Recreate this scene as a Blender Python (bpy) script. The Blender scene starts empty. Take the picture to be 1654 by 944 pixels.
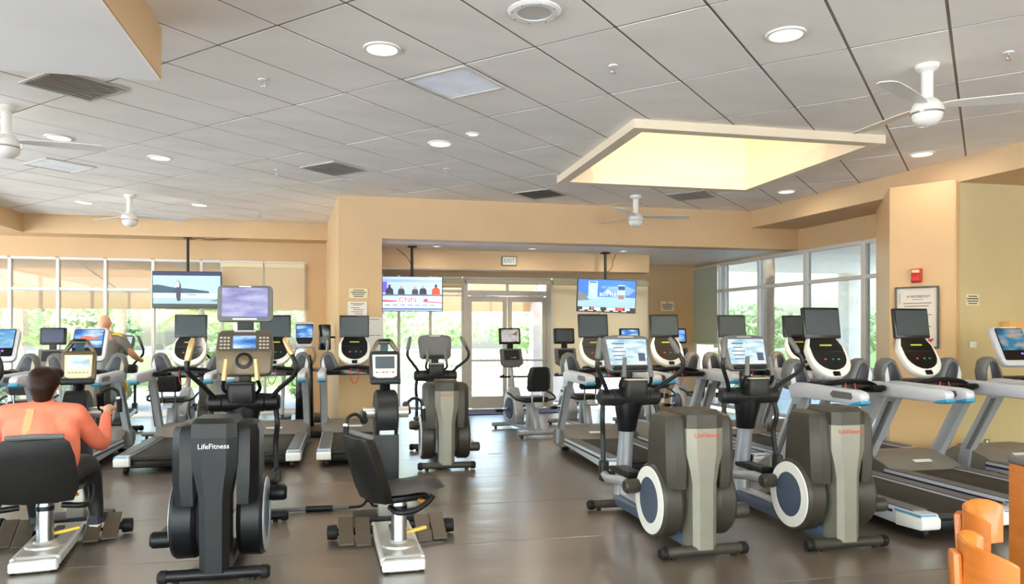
import bpy, bmesh, math, random
from mathutils import Vector, Matrix
random.seed(7)
R = math.radians
scene = bpy.context.scene
COL = scene.collection

# ---------------------------------------------------------------- camera
cam_d = bpy.data.cameras.new('camera')
cam = bpy.data.objects.new('camera', cam_d); COL.objects.link(cam)
cam.location = (0, 0, 1.5)
cam.rotation_euler = (R(90), 0, R(-12.4))
cam_d.sensor_width = 36.0
cam_d.lens = 36.0 * 1202 / 1654
cam_d.shift_y = 68 / 1654
cam_d.clip_start = 0.05; cam_d.clip_end = 400
scene.camera = cam

# ---------------------------------------------------------------- world, sun, exposure
world = bpy.data.worlds.new('sky'); scene.world = world; world.use_nodes = True
wn = world.node_tree.nodes; wl = world.node_tree.links
sky = wn.new('ShaderNodeTexSky'); sky.sky_type = 'NISHITA'; sky.sun_disc = False
sky.sun_elevation = R(58); sky.sun_rotation = R(200); sky.air_density = 1.3; sky.dust_density = 3.0; sky.ozone_density = 1.0
wl.new(sky.outputs[0], wn['Background'].inputs['Color'])
wn['Background'].inputs['Strength'].default_value = 1.25
sun_d = bpy.data.lights.new('sun', 'SUN'); sun_d.energy = 11; sun_d.angle = R(1.0); sun_d.color = (1, .955, .9)
sun = bpy.data.objects.new('sun', sun_d); COL.objects.link(sun)
sun.rotation_euler = (R(33), 0, R(-25))
scene.view_settings.view_transform = 'Standard'
scene.view_settings.look = 'None'
scene.view_settings.gamma = 1.0
scene.view_settings.use_curve_mapping = False
scene.view_settings.exposure = 0.77
scene.cycles.max_bounces = 10
scene.cycles.diffuse_bounces = 6
scene.cycles.transparent_max_bounces = 16
scene.cycles.sample_clamp_indirect = 6
scene.cycles.caustics_reflective = False
scene.cycles.caustics_refractive = False
scene.cycles.use_denoising = True

# ---------------------------------------------------------------- materials
def srgb(r, g, b):
    f = lambda c: ((c / 255) / 12.92) if c / 255 <= .04045 else (((c / 255) + .055) / 1.055) ** 2.4
    return (f(r), f(g), f(b), 1)
MATS = {}
def mat(name, rgb, rough=.5, metal=0.0, var=0.0, scale=6.0, bump=0.0, emit=0.0, stretch=None, trans=0.0):
    """plain principled surface with a little procedural mottling and relief"""
    if name in MATS: return MATS[name]
    m = bpy.data.materials.new(name); m.use_nodes = True
    nt = m.node_tree; p = nt.nodes['Principled BSDF']
    c = srgb(*rgb)
    p.inputs['Base Color'].default_value = c
    p.inputs['Roughness'].default_value = rough
    p.inputs['Metallic'].default_value = metal
    if emit:
        p.inputs['Emission Color'].default_value = c
        p.inputs['Emission Strength'].default_value = emit
    if var or bump:
        tc = nt.nodes.new('ShaderNodeTexCoord'); nz = nt.nodes.new('ShaderNodeTexNoise')
        nz.inputs['Scale'].default_value = scale; nz.inputs['Detail'].default_value = 5
        if stretch:
            mp = nt.nodes.new('ShaderNodeMapping'); mp.inputs['Scale'].default_value = stretch
            nt.links.new(tc.outputs['Object'], mp.inputs[0]); nt.links.new(mp.outputs[0], nz.inputs['Vector'])
        else:
            nt.links.new(tc.outputs['Object'], nz.inputs['Vector'])
        if var:
            rp = nt.nodes.new('ShaderNodeValToRGB')
            rp.color_ramp.elements[0].position = .3; rp.color_ramp.elements[1].position = .7
            rp.color_ramp.elements[0].color = tuple(x * (1 - var) for x in c[:3]) + (1,)
            rp.color_ramp.elements[1].color = tuple(min(1, x * (1 + var)) for x in c[:3]) + (1,)
            nt.links.new(nz.outputs['Fac'], rp.inputs[0]); nt.links.new(rp.outputs[0], p.inputs['Base Color'])
            if emit: nt.links.new(rp.outputs[0], p.inputs['Emission Color'])
        if bump:
            bp = nt.nodes.new('ShaderNodeBump'); bp.inputs['Strength'].default_value = bump; bp.inputs['Distance'].default_value = .01
            nt.links.new(nz.outputs['Fac'], bp.inputs['Height']); nt.links.new(bp.outputs[0], p.inputs['Normal'])
    if trans:
        tr = nt.nodes.new('ShaderNodeBsdfTranslucent'); tr.inputs[0].default_value = c
        mx = nt.nodes.new('ShaderNodeMixShader'); mx.inputs[0].default_value = trans
        nt.links.new(p.outputs[0], mx.inputs[1]); nt.links.new(tr.outputs[0], mx.inputs[2])
        nt.links.new(mx.outputs[0], nt.nodes['Material Output'].inputs[0])
    MATS[name] = m
    return m
def glass_mat(name, tint, refl=.07):
    m = bpy.data.materials.new(name); m.use_nodes = True; nt = m.node_tree
    nt.nodes.remove(nt.nodes['Principled BSDF'])
    t = nt.nodes.new('ShaderNodeBsdfTransparent'); t.inputs[0].default_value = tint
    g = nt.nodes.new('ShaderNodeBsdfGlossy'); g.inputs['Roughness'].default_value = .02
    x = nt.nodes.new('ShaderNodeMixShader'); x.inputs[0].default_value = refl
    nt.links.new(t.outputs[0], x.inputs[1]); nt.links.new(g.outputs[0], x.inputs[2])
    nt.links.new(x.outputs[0], nt.nodes['Material Output'].inputs[0])
    MATS[name] = m
    return m
def screen_mat(name, a, b, c, scale=3.0, strength=.8, stretch=(1, 1, 3)):
    """a lit display: soft coloured bands"""
    m = mat(name, (5, 5, 8), .25)
    nt = m.node_tree; p = nt.nodes['Principled BSDF']
    tc = nt.nodes.new('ShaderNodeTexCoord'); mp = nt.nodes.new('ShaderNodeMapping'); mp.inputs['Scale'].default_value = stretch
    nz = nt.nodes.new('ShaderNodeTexNoise'); nz.inputs['Scale'].default_value = scale; nz.inputs['Detail'].default_value = 3
    rp = nt.nodes.new('ShaderNodeValToRGB'); cr = rp.color_ramp
    cr.elements[0].position = .35; cr.elements[0].color = srgb(*a)
    cr.elements[1].position = .68; cr.elements[1].color = srgb(*c)
    e = cr.elements.new(.5); e.color = srgb(*b)
    nt.links.new(tc.outputs['Object'], mp.inputs[0]); nt.links.new(mp.outputs[0], nz.inputs['Vector'])
    nt.links.new(nz.outputs['Fac'], rp.inputs[0]); nt.links.new(rp.outputs[0], p.inputs['Emission Color'])
    p.inputs['Emission Strength'].default_value = strength
    return m

M_wall = mat('wall_paint', (210, 177, 132), .55, var=.03, scale=1.5)
M_wallr = mat('wall_paint_gloss', (204, 188, 144), .22, var=.04, scale=1.2)
M_soffit = mat('soffit_paint', (248, 247, 244), .5, var=.04, scale=1.3)
M_tile = mat('ceiling_tile_face', (246, 241, 232), .85, var=.06, scale=.9, bump=.08, stretch=(1, 2.2, 1))
M_grid = mat('ceiling_grid_gap_shade', (124, 116, 104), .5)  # dark tone stands in for shadow in the gaps between tiles
M_tbar = mat('ceiling_tbar', (205, 200, 190), .4)
M_alu = mat('window_aluminium', (216, 214, 208), .4, .15)
M_dalu = mat('door_aluminium', (206, 198, 188), .4, .2)
M_glass = glass_mat('window_glass', (.93, .96, .95, 1))
M_tint = glass_mat('dimmed_window_glass', (.74, .78, .81, 1), .05)  # glass darkened to hold down the glare of the outdoors
M_tint1 = glass_mat('left_window_glass', (.58, .62, .63, 1), .05)  # darker copy, dims the outdoors behind the left windows
M_tint4 = glass_mat('right_window_glass', (.46, .5, .52, 1), .06)  # darkest copy, dims the outdoors behind the right windows
M_shade = mat('roller_shade_fabric', (246, 232, 206), .8, var=.03, scale=30, trans=.5)
M_gshade = mat('grey_green_shade', (178, 190, 176), .8, var=.03, scale=20)
M_skin = mat('skin', (214, 160, 130), .5, var=.05, scale=8)
M_black = mat('black_plastic', (15, 15, 17), .38, var=.12, scale=14)
M_blackg = mat('gloss_black', (18, 19, 22), .14)
M_dark = mat('charcoal_plastic', (36, 36, 36), .42, var=.1, scale=12)
M_olive = mat('taupe_plastic', (62, 58, 50), .36, var=.08, scale=9)
M_grey = mat('grey_plastic', (104, 104, 104), .4, var=.06, scale=10)
M_spine = mat('warm_silver_shroud', (132, 128, 115), .36, .2, var=.05, scale=8)
M_silver = mat('silver_paint', (172, 175, 182), .32, .35, var=.04, scale=9)
M_lilac = mat('pale_silver_panel', (202, 204, 212), .35, .1, var=.03, scale=9)
M_white = mat('white_plastic', (232, 230, 224), .35, var=.03, scale=9)
M_tan = mat('tan_rim', (176, 164, 142), .4, var=.05, scale=9)
M_hood = mat('beige_grey_hood', (124, 117, 108), .45, var=.05, scale=7)
M_navy = mat('navy_strip', (38, 46, 78), .4)
M_cyan = mat('blue_accent', (60, 150, 190), .4)
M_navydark = mat('dark_slate_pocket', (40, 44, 56), .45)
M_slate = mat('slate_disc', (72, 84, 104), .4, var=.06, scale=8)
M_belt = mat('running_belt', (44, 40, 36), .5, var=.15, scale=5, stretch=(6, 1, 1))
M_chrome = mat('brushed_steel', (205, 205, 205), .22, .95)
M_steel = mat('steel_plate', (196, 192, 184), .35, .6, var=.05, scale=10)
M_gold = mat('bronze_console', (98, 84, 62), .35, .3, var=.05, scale=9)
M_goldgrip = mat('bronze_grip', (190, 160, 112), .3, .5)
M_red = mat('red_paint', (206, 40, 30), .4)
M_redcord = mat('red_cord', (200, 40, 44), .5)
M_yellow = mat('yellow_plastic', (226, 190, 70), .45)
M_orange = mat('orange_plastic', (226, 140, 40), .45)
M_rubber = mat('black_rubber', (20, 20, 20), .6)
M_wheel = mat('rubber_wheel', (28, 28, 28), .5)
M_vinyl = mat('seat_vinyl', (26, 24, 22), .4, var=.12, scale=18)
M_plate = mat('brown_footplate', (82, 69, 53), .5, var=.08, scale=8)
M_offscr = mat('dark_screen', (62, 74, 80), .25)
M_tvframe = mat('tv_bezel', (20, 22, 26), .3)
M_ledy = mat('led_yellow', (150, 160, 50), .4, emit=.35)
M_ledg = mat('led_green', (50, 110, 84), .4, emit=.2)
M_ledr = mat('led_red', (170, 60, 50), .4, emit=.25)
M_logow = mat('logo_white', (236, 236, 236), .4)
M_logor = mat('logo_red', (206, 62, 48), .4)
M_paper = mat('paper_white', (236, 230, 220), .7, var=.03, scale=5)
M_cream = mat('sign_cream', (232, 220, 184), .6)
M_ink = mat('print_ink', (70, 66, 60), .7)
M_wood = mat('orange_wood', (198, 112, 40), .28, var=.1, scale=5, stretch=(1, 1, 8))
M_fan = mat('fan_white', (232, 228, 218), .35)
M_lens = mat('downlight_lens', (255, 240, 214), .4, emit=1.0)
M_vent = mat('vent_grey', (196, 192, 184), .6)
for m_ in (M_black, M_dark, M_olive, M_vinyl, M_rubber, M_grey, M_belt, M_wheel): m_.node_tree.nodes['Principled BSDF'].inputs['Specular IOR Level'].default_value = .28
S_lcd = screen_mat('lcd_pale', (236, 240, 240), (198, 220, 226), (150, 190, 205), 9, .75)
S_blue = screen_mat('lcd_blue', (40, 90, 170), (90, 150, 215), (200, 220, 235), 6, .75)
S_violet = screen_mat('lcd_violet', (120, 118, 176), (150, 150, 200), (180, 182, 214), 5, .7)
S_teal = screen_mat('lcd_teal', (30, 80, 110), (70, 140, 170), (190, 160, 140), 6, .6)

# ---------------------------------------------------------------- mesh helpers
def rotm(rot):
    return (Matrix.Rotation(rot[2], 3, 'Z') @ Matrix.Rotation(rot[1], 3, 'Y') @ Matrix.Rotation(rot[0], 3, 'X'))
class MB:
    def __init__(self): self.bm = bmesh.new()
    def _merge(self, t, c=(0, 0, 0), rot=None, bev=0, seg=2):
        if bev: bmesh.ops.bevel(t, geom=list(t.edges), offset=bev, segments=seg, affect='EDGES', profile=.5, clamp_overlap=True)
        if rot: bmesh.ops.transform(t, matrix=rotm(rot).to_4x4(), verts=t.verts)
        bmesh.ops.translate(t, vec=Vector(c), verts=t.verts)
        me = bpy.data.meshes.new('tmp'); t.to_mesh(me); t.free(); self.bm.from_mesh(me); bpy.data.meshes.remove(me)
        return self
    def box(self, c, s, rot=None, bev=0, seg=2):
        t = bmesh.new(); bmesh.ops.create_cube(t, size=1); bmesh.ops.scale(t, vec=Vector(s), verts=t.verts)
        return self._merge(t, c, rot, bev, seg)
    def prism(self, poly, lo, hi, axis='x', bev=0, seg=2, c=(0, 0, 0), rot=None):
        """polygon in the plane normal to axis, extruded lo..hi: axis x: (y,z), y: (x,z), z: (x,y)"""
        t = bmesh.new()
        f = {'x': lambda p, h: (h, p[0], p[1]), 'y': lambda p, h: (p[0], h, p[1]), 'z': lambda p, h: (p[0], p[1], h)}[axis]
        a = [t.verts.new(f(p, lo)) for p in poly]; b = [t.verts.new(f(p, hi)) for p in poly]
        n = len(poly)
        t.faces.new(a[::-1]); t.faces.new(b)
        for i in range(n): t.faces.new((a[i], a[(i + 1) % n], b[(i + 1) % n], b[i]))
        bmesh.ops.recalc_face_normals(t, faces=t.faces)
        return self._merge(t, c, rot, bev, seg)
    def loft(self, rings, caps=True):
        bm = self.bm; vs = [[bm.verts.new(p) for p in r] for r in rings]
        n = len(rings[0]); fs = []
        for a, b in zip(vs[:-1], vs[1:]):
            for i in range(n): fs.append(bm.faces.new((a[i], a[(i + 1) % n], b[(i + 1) % n], b[i])))
        if caps: fs.append(bm.faces.new(vs[0][::-1])); fs.append(bm.faces.new(vs[-1]))
        bmesh.ops.recalc_face_normals(bm, faces=fs)
        return self
    def tube(self, pts, r, n=8, caps=True, flat=1.0):
        pts = [Vector(p) for p in pts]; m = len(pts)
        rr = r if isinstance(r, (list, tuple)) else [r] * m
        rings = []; nrm = None
        for i, p in enumerate(pts):
            t = (pts[min(i + 1, m - 1)] - pts[max(i - 1, 0)]).normalized()
            if nrm is None:
                nrm = t.cross(Vector((0, 0, 1)))
                if nrm.length < .1: nrm = t.cross(Vector((0, 1, 0)))
                nrm.normalize()
            else:
                nrm = (nrm - t * nrm.dot(t)).normalized()
            b = t.cross(nrm)
            rings.append([p + (nrm * math.cos(a) + b * math.sin(a) * flat) * rr[i] for a in [2 * math.pi * k / n for k in range(n)]])
        return self.loft(rings, caps)
    def cyl(self, p0, p1, r, r1=None, n=16): return self.tube([p0, p1], [r, r if r1 is None else r1], n)
    def lathe(self, prof, c=(0, 0, 0), axis='z', n=20):
        """prof: (radius, height) pairs"""
        rings = []
        for rad, h in prof:
            ring = []
            for k in range(n):
                a = 2 * math.pi * k / n; u, v = max(rad, 1e-4) * math.cos(a), max(rad, 1e-4) * math.sin(a)
                q = {'z': (u, v, h), 'x': (h, u, v), 'y': (u, h, v)}[axis]
                ring.append((q[0] + c[0], q[1] + c[1], q[2] + c[2]))
            rings.append(ring)
        return self.loft(rings, True)
    def poly(self, pts):
        vs = [self.bm.verts.new(p) for p in pts]; self.bm.faces.new(vs); return self
    def mesh(self, name, m, ang=35):
        me = bpy.data.meshes.new(name); self.bm.to_mesh(me); self.bm.free()
        me.polygons.foreach_set('use_smooth', [True] * len(me.polygons))
        me.set_sharp_from_angle(angle=R(ang))
        me.materials.append(m)
        return me
    def build(self, name, m, parent=None, loc=(0, 0, 0), rz=0, ang=35):
        o = bpy.data.objects.new(name, self.mesh(name, m, ang)); COL.objects.link(o)
        o.parent = parent; o.location = loc; o.rotation_euler = (0, 0, rz)
        return o
def crv(pts, n=6):
    """Catmull-Rom through pts"""
    P = [Vector(p) for p in pts]; P = [P[0] * 2 - P[1]] + P + [P[-1] * 2 - P[-2]]; out = []
    for i in range(1, len(P) - 2):
        a, b, c, d = P[i - 1:i + 3]
        for k in range(n):
            t = k / n
            out.append(.5 * ((2 * b) + (c - a) * t + (2 * a - 5 * b + 4 * c - d) * t * t + (3 * b - a - 3 * c + d) * t ** 3))
    return out + [P[-2]]
def rrect(w, h, r, n=4, cx=0, cy=0):
    out = []
    for sx, sy, a0 in ((1, 1, 0), (-1, 1, 90), (-1, -1, 180), (1, -1, 270)):
        for k in range(n + 1):
            a = R(a0 + 90 * k / n)
            out.append((cx + sx * (w / 2 - r) + r * math.cos(a), cy + sy * (h / 2 - r) + r * math.sin(a)))
    return out
def tag(o, label, cat, group=None):
    o['label'] = label; o['category'] = cat
    if group: o['group'] = group
    return o
def thing(name, label, cat, loc=(0, 0, 0), rz=0, group=None):
    o = bpy.data.objects.new(name, None); COL.objects.link(o); o.empty_display_size = .1
    o.location = loc; o.rotation_euler = (0, 0, rz)
    return tag(o, label, cat, group)
def struct(name, label=None, mb=None, m=None):
    o = mb.build(name, m) if mb else bpy.data.objects.new(name, None)
    if not mb: COL.objects.link(o)
    o['kind'] = 'structure'
    if label: o['label'] = label
    return o
def copy_tree(o, loc=None, rz=None, label=None, parent=None, kids=None):
    c = o.copy(); COL.objects.link(c); c.parent = parent
    if loc is not None: c.location = loc
    if rz is not None: c.rotation_euler = (0, 0, rz)
    if label: c['label'] = label
    for ch in list(KIDS.get(o, ())): copy_tree(ch, parent=c)
    return c
KIDS = {}
def index_kids():
    KIDS.clear()
    for o in COL.objects:
        if o.parent: KIDS.setdefault(o.parent, []).append(o)
TXT = {}
def text_mesh(s, size, m, depth=.001):
    k = (s, size, m.name)
    if k in TXT: return TXT[k]
    cu = bpy.data.curves.new('lettering', 'FONT'); cu.body = s; cu.size = size; cu.extrude = depth; cu.align_x = 'CENTER'; cu.align_y = 'CENTER'; cu.resolution_u = 3
    o = bpy.data.objects.new('lettering', cu); COL.objects.link(o)
    dg = bpy.context.evaluated_depsgraph_get(); dg.update()
    me = bpy.data.meshes.new_from_object(o.evaluated_get(dg)); me.transform(Matrix.Rotation(R(90), 4, 'X'))
    bpy.data.objects.remove(o); bpy.data.curves.remove(cu)
    me.materials.clear(); me.materials.append(m); TXT[k] = me
    return me
def lettering(s, size, m, parent, loc, rot=(0, 0, 0), name='lettering', shear=0, sx=1):
    o = bpy.data.objects.new(name, text_mesh(s, size, m)); COL.objects.link(o); o.parent = parent
    o.location = loc; o.rotation_euler = rot; o.scale = (sx, 1, 1)
    return o
def flat(name, pts, m, parent, y, th=.002, rot=None, c=(0, 0, 0)):
    """thin printed shape facing -y: pts in (x,z)"""
    return MB().prism(pts, y - th, y, 'y', c=c, rot=rot).build(name, m, parent)
# ================================================================ THE SETTING
CZ = 3.55                      # ceiling height
# floor: long rubber sheets with fine joints
floor = struct('floor', 'dark brown rubber gym floor', MB().box((.9, 5.9, -.06), (19.2, 18.4, .09)), mat('floor_joint', (40, 37, 34), .6))
def floor_material():
    m = mat('rubber_sheet', (104, 94, 84), .34)
    nt = m.node_tree; p = nt.nodes['Principled BSDF']
    tc = nt.nodes.new('ShaderNodeTexCoord')
    n1 = nt.nodes.new('ShaderNodeTexNoise'); n1.inputs['Scale'].default_value = 1.3; n1.inputs['Detail'].default_value = 6
    n2 = nt.nodes.new('ShaderNodeTexNoise'); n2.inputs['Scale'].default_value = 90; n2.inputs['Detail'].default_value = 2
    mp = nt.nodes.new('ShaderNodeMapping'); mp.inputs['Scale'].default_value = (.5, 1.6, 1)
    nt.links.new(tc.outputs['Object'], mp.inputs[0]); nt.links.new(mp.outputs[0], n1.inputs['Vector']); nt.links.new(tc.outputs['Object'], n2.inputs['Vector'])
    r1 = nt.nodes.new('ShaderNodeValToRGB'); r1.color_ramp.elements[0].color = srgb(76, 63, 50); r1.color_ramp.elements[1].color = srgb(108, 92, 74)
    r1.color_ramp.elements[0].position = .3; r1.color_ramp.elements[1].position = .72
    nt.links.new(n1.outputs['Fac'], r1.inputs[0])
    mx = nt.nodes.new('ShaderNodeMixRGB'); mx.blend_type = 'OVERLAY'; mx.inputs[0].default_value = .25
    nt.links.new(r1.outputs[0], mx.inputs[1]); nt.links.new(n2.outputs['Fac'], mx.inputs[2]); nt.links.new(mx.outputs[0], p.inputs['Base Color'])
    p.inputs['Coat Weight'].default_value = 1; p.inputs['Coat Roughness'].default_value = .27; p.inputs['Coat IOR'].default_value = 2.1
    p.inputs['Specular IOR Level'].default_value = .8
    r2 = nt.nodes.new('ShaderNodeMapRange'); r2.inputs[3].default_value = .34; r2.inputs[4].default_value = .55
    nt.links.new(n1.outputs['Fac'], r2.inputs[0]); nt.links.new(r2.outputs[0], p.inputs['Roughness'])
    bp = nt.nodes.new('ShaderNodeBump'); bp.inputs['Strength'].default_value = .3; bp.inputs['Distance'].default_value = .02
    n3 = nt.nodes.new('ShaderNodeTexNoise'); n3.inputs['Scale'].default_value = 2.2; n3.inputs['Detail'].default_value = 3; nt.links.new(mp.outputs[0], n3.inputs['Vector'])
    ad = nt.nodes.new('ShaderNodeMath'); ad.operation = 'MULTIPLY_ADD'; ad.inputs[1].default_value = .03; nt.links.new(n2.outputs['Fac'], ad.inputs[0]); nt.links.new(n3.outputs['Fac'], ad.inputs[2])
    nt.links.new(ad.outputs[0], bp.inputs['Height']); nt.links.new(bp.outputs[0], p.inputs['Coat Normal']); nt.links.new(bp.outputs[0], p.inputs['Normal'])
    return m
M_floor = floor_material()
sheet = MB().box((0, 0, 0), (19.2, 1.212, .015), bev=.002, seg=1).mesh('floor_sheet', M_floor)
for k in range(15):
    o = bpy.data.objects.new('floor_sheet', sheet); COL.objects.link(o); o.parent = floor
    o.location = (.9, -2.65 + k * 1.218, -.0075)

# ceiling: slab with the skylight opening, grid bars, tiles laid at 45 degrees
SX0, SX1, SY0, SY1 = 2.78, 5.27, 6.78, 9.2          # skylight opening
RX0, RX1, RY0, RY1 = -8.7, 10.4, -3.3, 15.0
def frame_boxes(mb, z0, z1, x0=RX0, x1=RX1, y0=RY0, y1=RY1, e=.05):
    h = z1 - z0; zc = (z0 + z1) / 2
    for a, b, c, d in ((x0, SX0 - e, y0, y1), (SX1 + e, x1, y0, y1), (SX0 - e, SX1 + e, y0, SY0 - e), (SX0 - e, SX1 + e, SY1 + e, y1)):
        mb.box(((a + b) / 2, (c + d) / 2, zc), (b - a, d - c, h))
    return mb
ceiling = struct('ceiling', 'suspended ceiling of white tiles laid diagonally', frame_boxes(MB(), CZ + .012, CZ + .12), M_grid)
def clip(poly, x0, x1, y0, y1):
    for ax, lim, sgn in ((0, x0, 1), (0, x1, -1), (1, y0, 1), (1, y1, -1)):
        out = []
        for i in range(len(poly)):
            a, b = poly[i], poly[(i + 1) % len(poly)]
            da, db = sgn * (a[ax] - lim), sgn * (b[ax] - lim)
            if da >= 0: out.append(a)
            if da * db < 0:
                t = da / (da - db); out.append((a[0] + t * (b[0] - a[0]), a[1] + t * (b[1] - a[1])))
        poly = out
        if len(poly) < 3: return None
    return poly
PA, PB = .626, 1.235; q = math.sqrt(.5); G0 = (.856, 5.585)
def lat(i, j): return (G0[0] - q * PA * i + q * PB * j, G0[1] + q * PA * i + q * PB * j)
PSI = R(12.4)
def seen(x, y, z):
    X = x * math.cos(PSI) - y * math.sin(PSI); Z = x * math.sin(PSI) + y * math.cos(PSI)
    if Z < .6: return None
    u, v = 827 + 1202 * X / Z, 540 - 1202 * (z - 1.5) / Z
    return Z if -60 < u < 1714 and -40 < v < 1000 else None
def beam_x(y): return 6.57 + (11.25 - y) * .0915
tiles = []
regions = ((RX0 + .1, SX0 - .01, RY0 + .1, 14.1), (SX1 + .01, 9.6, RY0 + .1, 14.1), (SX0 - .01, SX1 + .01, RY0 + .1, SY0 - .01), (SX0 - .01, SX1 + .01, SY1 + .01, 14.1))
skip_tiles = {}
for i in range(-30, 34):
    for j in range(-14, 18):
        g = .011 * 1.42 / 2
        a, b, c, d = lat(i, j), lat(i, j + 1), lat(i + 1, j + 1), lat(i + 1, j)
        cx, cy = (a[0] + c[0]) / 2, (a[1] + c[1]) / 2
        s1, s2 = 1 - .02 / PB, 1 - .02 / PA
        def shr(p):
            dx, dy = p[0] - cx, p[1] - cy
            eb, ea = (dx + dy) * q * s1, (-dx + dy) * q * s2
            return (cx + q * eb - q * ea, cy + q * eb + q * ea)
        poly = [shr(p) for p in (a, b, c, d)]
        pieces = [w for w in (clip(poly, *r) for r in regions) if w]
        if not pieces: continue
        # nothing shows above the boxed soffits and beyond the beams
        if cy > 12.2 and cx > .3 or cx > beam_x(cy) + .9 or (cx < -2.1 and cy < 4.4) or cx < -7.4: vis = None
        else: vis = min((z for z in (seen(p[0], p[1], CZ) for p in poly) if z), default=None)
        tiles.append((vis, i, j, pieces))
near = sorted((t for t in tiles if t[0]), key=lambda t: t[0])
rest = [t for t in tiles if not t[0]] + near[295:]
SPECIAL = {(1, 0): None}
full_mesh = None
for n_, (vis, i, j, pieces) in enumerate(near[:295]):
    dz = ((i * 7 + j * 13) % 5) * .0006
    mb = MB()
    for p in pieces: mb.prism(p, CZ - .002 - dz, CZ + .013, 'z')
    mb.build('ceiling_tile', M_tile, ceiling)
mb = MB()
for vis, i, j, pieces in rest:
    for p in pieces: mb.prism(p, CZ - .002, CZ + .013, 'z')
o = mb.build('ceiling_tile_field', M_tile, ceiling); o['kind'] = 'stuff'

# grid bars between the tiles, flush with their faces, darkened to stand for shadowed gaps
def bar_line(p, q_, wd):
    d = Vector((q_[0] - p[0], q_[1] - p[1])).normalized(); n = Vector((-d.y, d.x)) * wd / 2
    poly = [(p[0] + n.x, p[1] + n.y), (q_[0] + n.x, q_[1] + n.y), (q_[0] - n.x, q_[1] - n.y), (p[0] - n.x, p[1] - n.y)]
    ps = [w for w in (clip(poly, *r) for r in regions) if w]
    if ps:
        mb = MB()
        for w in ps: mb.prism(w, CZ - .0005, CZ + .013, 'z')
        mb.build('grid_bar', M_grid, ceiling)
for i in range(-22, 28): bar_line(lat(i, -14), lat(i, 18), .019)
for j in range(-10, 14): bar_line(lat(-30, j), lat(34, j), .0185)
# roof and skylight well
well = MB()
zt = 4.75
for a, b, c, d in ((SX0 - .1, SX0, SY0 - .1, SY1 + .1), (SX1, SX1 + .1, SY0 - .1, SY1 + .1), (SX0, SX1, SY0 - .1, SY0), (SX0, SX1, SY1, SY1 + .1)):
    well.box(((a + b) / 2, (c + d) / 2, (CZ + .1 + zt) / 2), (b - a, d - c, zt - CZ - .1))
struct('wall_skylight', 'cream plastered well of the square skylight', well, mat('skylight_plaster', (246, 228, 196), .7))
struct('trim_1', 'cream wooden frame around the skylight opening', MB().prism([(SX0 - .13, CZ - .09), (SX0 + .0, CZ - .09), (SX0 + .0, CZ + .1), (SX0 - .13, CZ + .1)], SY0 - .13, SY1 + .13, 'y')
    .prism([(SX1, CZ - .09), (SX1 + .13, CZ - .09), (SX1 + .13, CZ + .1), (SX1, CZ + .1)], SY0 - .13, SY1 + .13, 'y')
    .box(((SX0 + SX1) / 2, SY0 - .065, CZ + .005), (SX1 - SX0, .13, .19)).box(((SX0 + SX1) / 2, SY1 + .065, CZ + .005), (SX1 - SX0, .13, .19)), mat('skylight_trim', (232, 216, 186), .5))
w5 = struct('window_5', 'skylight glazing above the ceiling well')
MB().box(((SX0 + SX1) / 2, (SY0 + SY1) / 2, zt + .02), (SX1 - SX0 + .16, SY1 - SY0 + .16, .01)).build('pane', glass_mat('skylight_acrylic', (.5, .44, .36, 1), .1), w5)  # pane tint stands in for weaker, warmer daylight in the well
struct('wall_roof', 'flat roof slab over the gym', frame_boxes(MB(), CZ + .13, CZ + .3, RX0 - .3, RX1 + .3, RY0 - .3, RY1 + .5, .102), M_soffit)

# boxed soffit over the camera's left, the left bulkheads
struct('wall_soffit', 'white boxed soffit with tan side at upper left', MB().box((-4.96, 1.08, 3.385), (7.48, 8.56, .35)), M_wall)
struct('trim_2', 'white underside of the boxed soffit', MB().box((-4.96, 1.08, 3.2), (7.46, 8.54, .02)), M_soffit)
struct('wall_left_bulkhead', 'tan bulkhead above the left windows', MB().box((-3.1, 14.42, 3.4), (6.4, .56, .34)).box((-7.0, 7.5, 3.4), (3.2, 13.3, .34)), M_wall)
def side_glazing(name, label, x, y0, y1):
    w = glazing(name, label, y0, y1, 0, .06, 3.2, [y0 + (y1 - y0) * k / 4 for k in (1, 2, 3)], (), bar=.08, g=M_glass)
    w.location = (x, 0, 0); w.rotation_euler = (0, 0, R(90)); return w
struct('wall_left', 'tan wall above the glazing at far left', MB().box((-8.6, 6, 3.4), (.2, 18.5, .4)), M_wall)
# back wall: header over left windows, piers
struct('wall_back', 'tan back wall above and between the windows',
       MB().box((-4.25, 14.78, 3.2), (8.7, .24, .64)).box((-.56, 14.78, 1.44), (.44, .24, 2.88)).box((-7.65, 14.78, 1.44), (1.9, .24, 2.88))
       .box((3.7, 14.62, 3.08), (6.9, .24, .9)).box((6.6, 14.62, 1.315), (1.1, .24, 2.63)), M_wall)
struct('wall_pillar', 'tan pillar carrying the deep beam', MB().prism([(-.14, 11.27), (.49, 11.27), (.6, 14.5), (-.42, 14.7)], 0, 3.56, 'z'), M_wall)
struct('wall_beam', 'deep tan beam over the entrance alcove', MB().box((4.14, 11.42, 3.24), (7.3, .3, .62)), M_wall)
struct('wall_alcove_soffit', 'white soffit over the entrance alcove', MB().box((4.1, 13.1, 2.975), (7.3, 3.1, .07)), M_soffit)
struct('wall_header', 'tan header over the entrance glazing', MB().box((2.7, 12.85, 2.785), (5.3, .3, .33)), M_wall)
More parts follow.
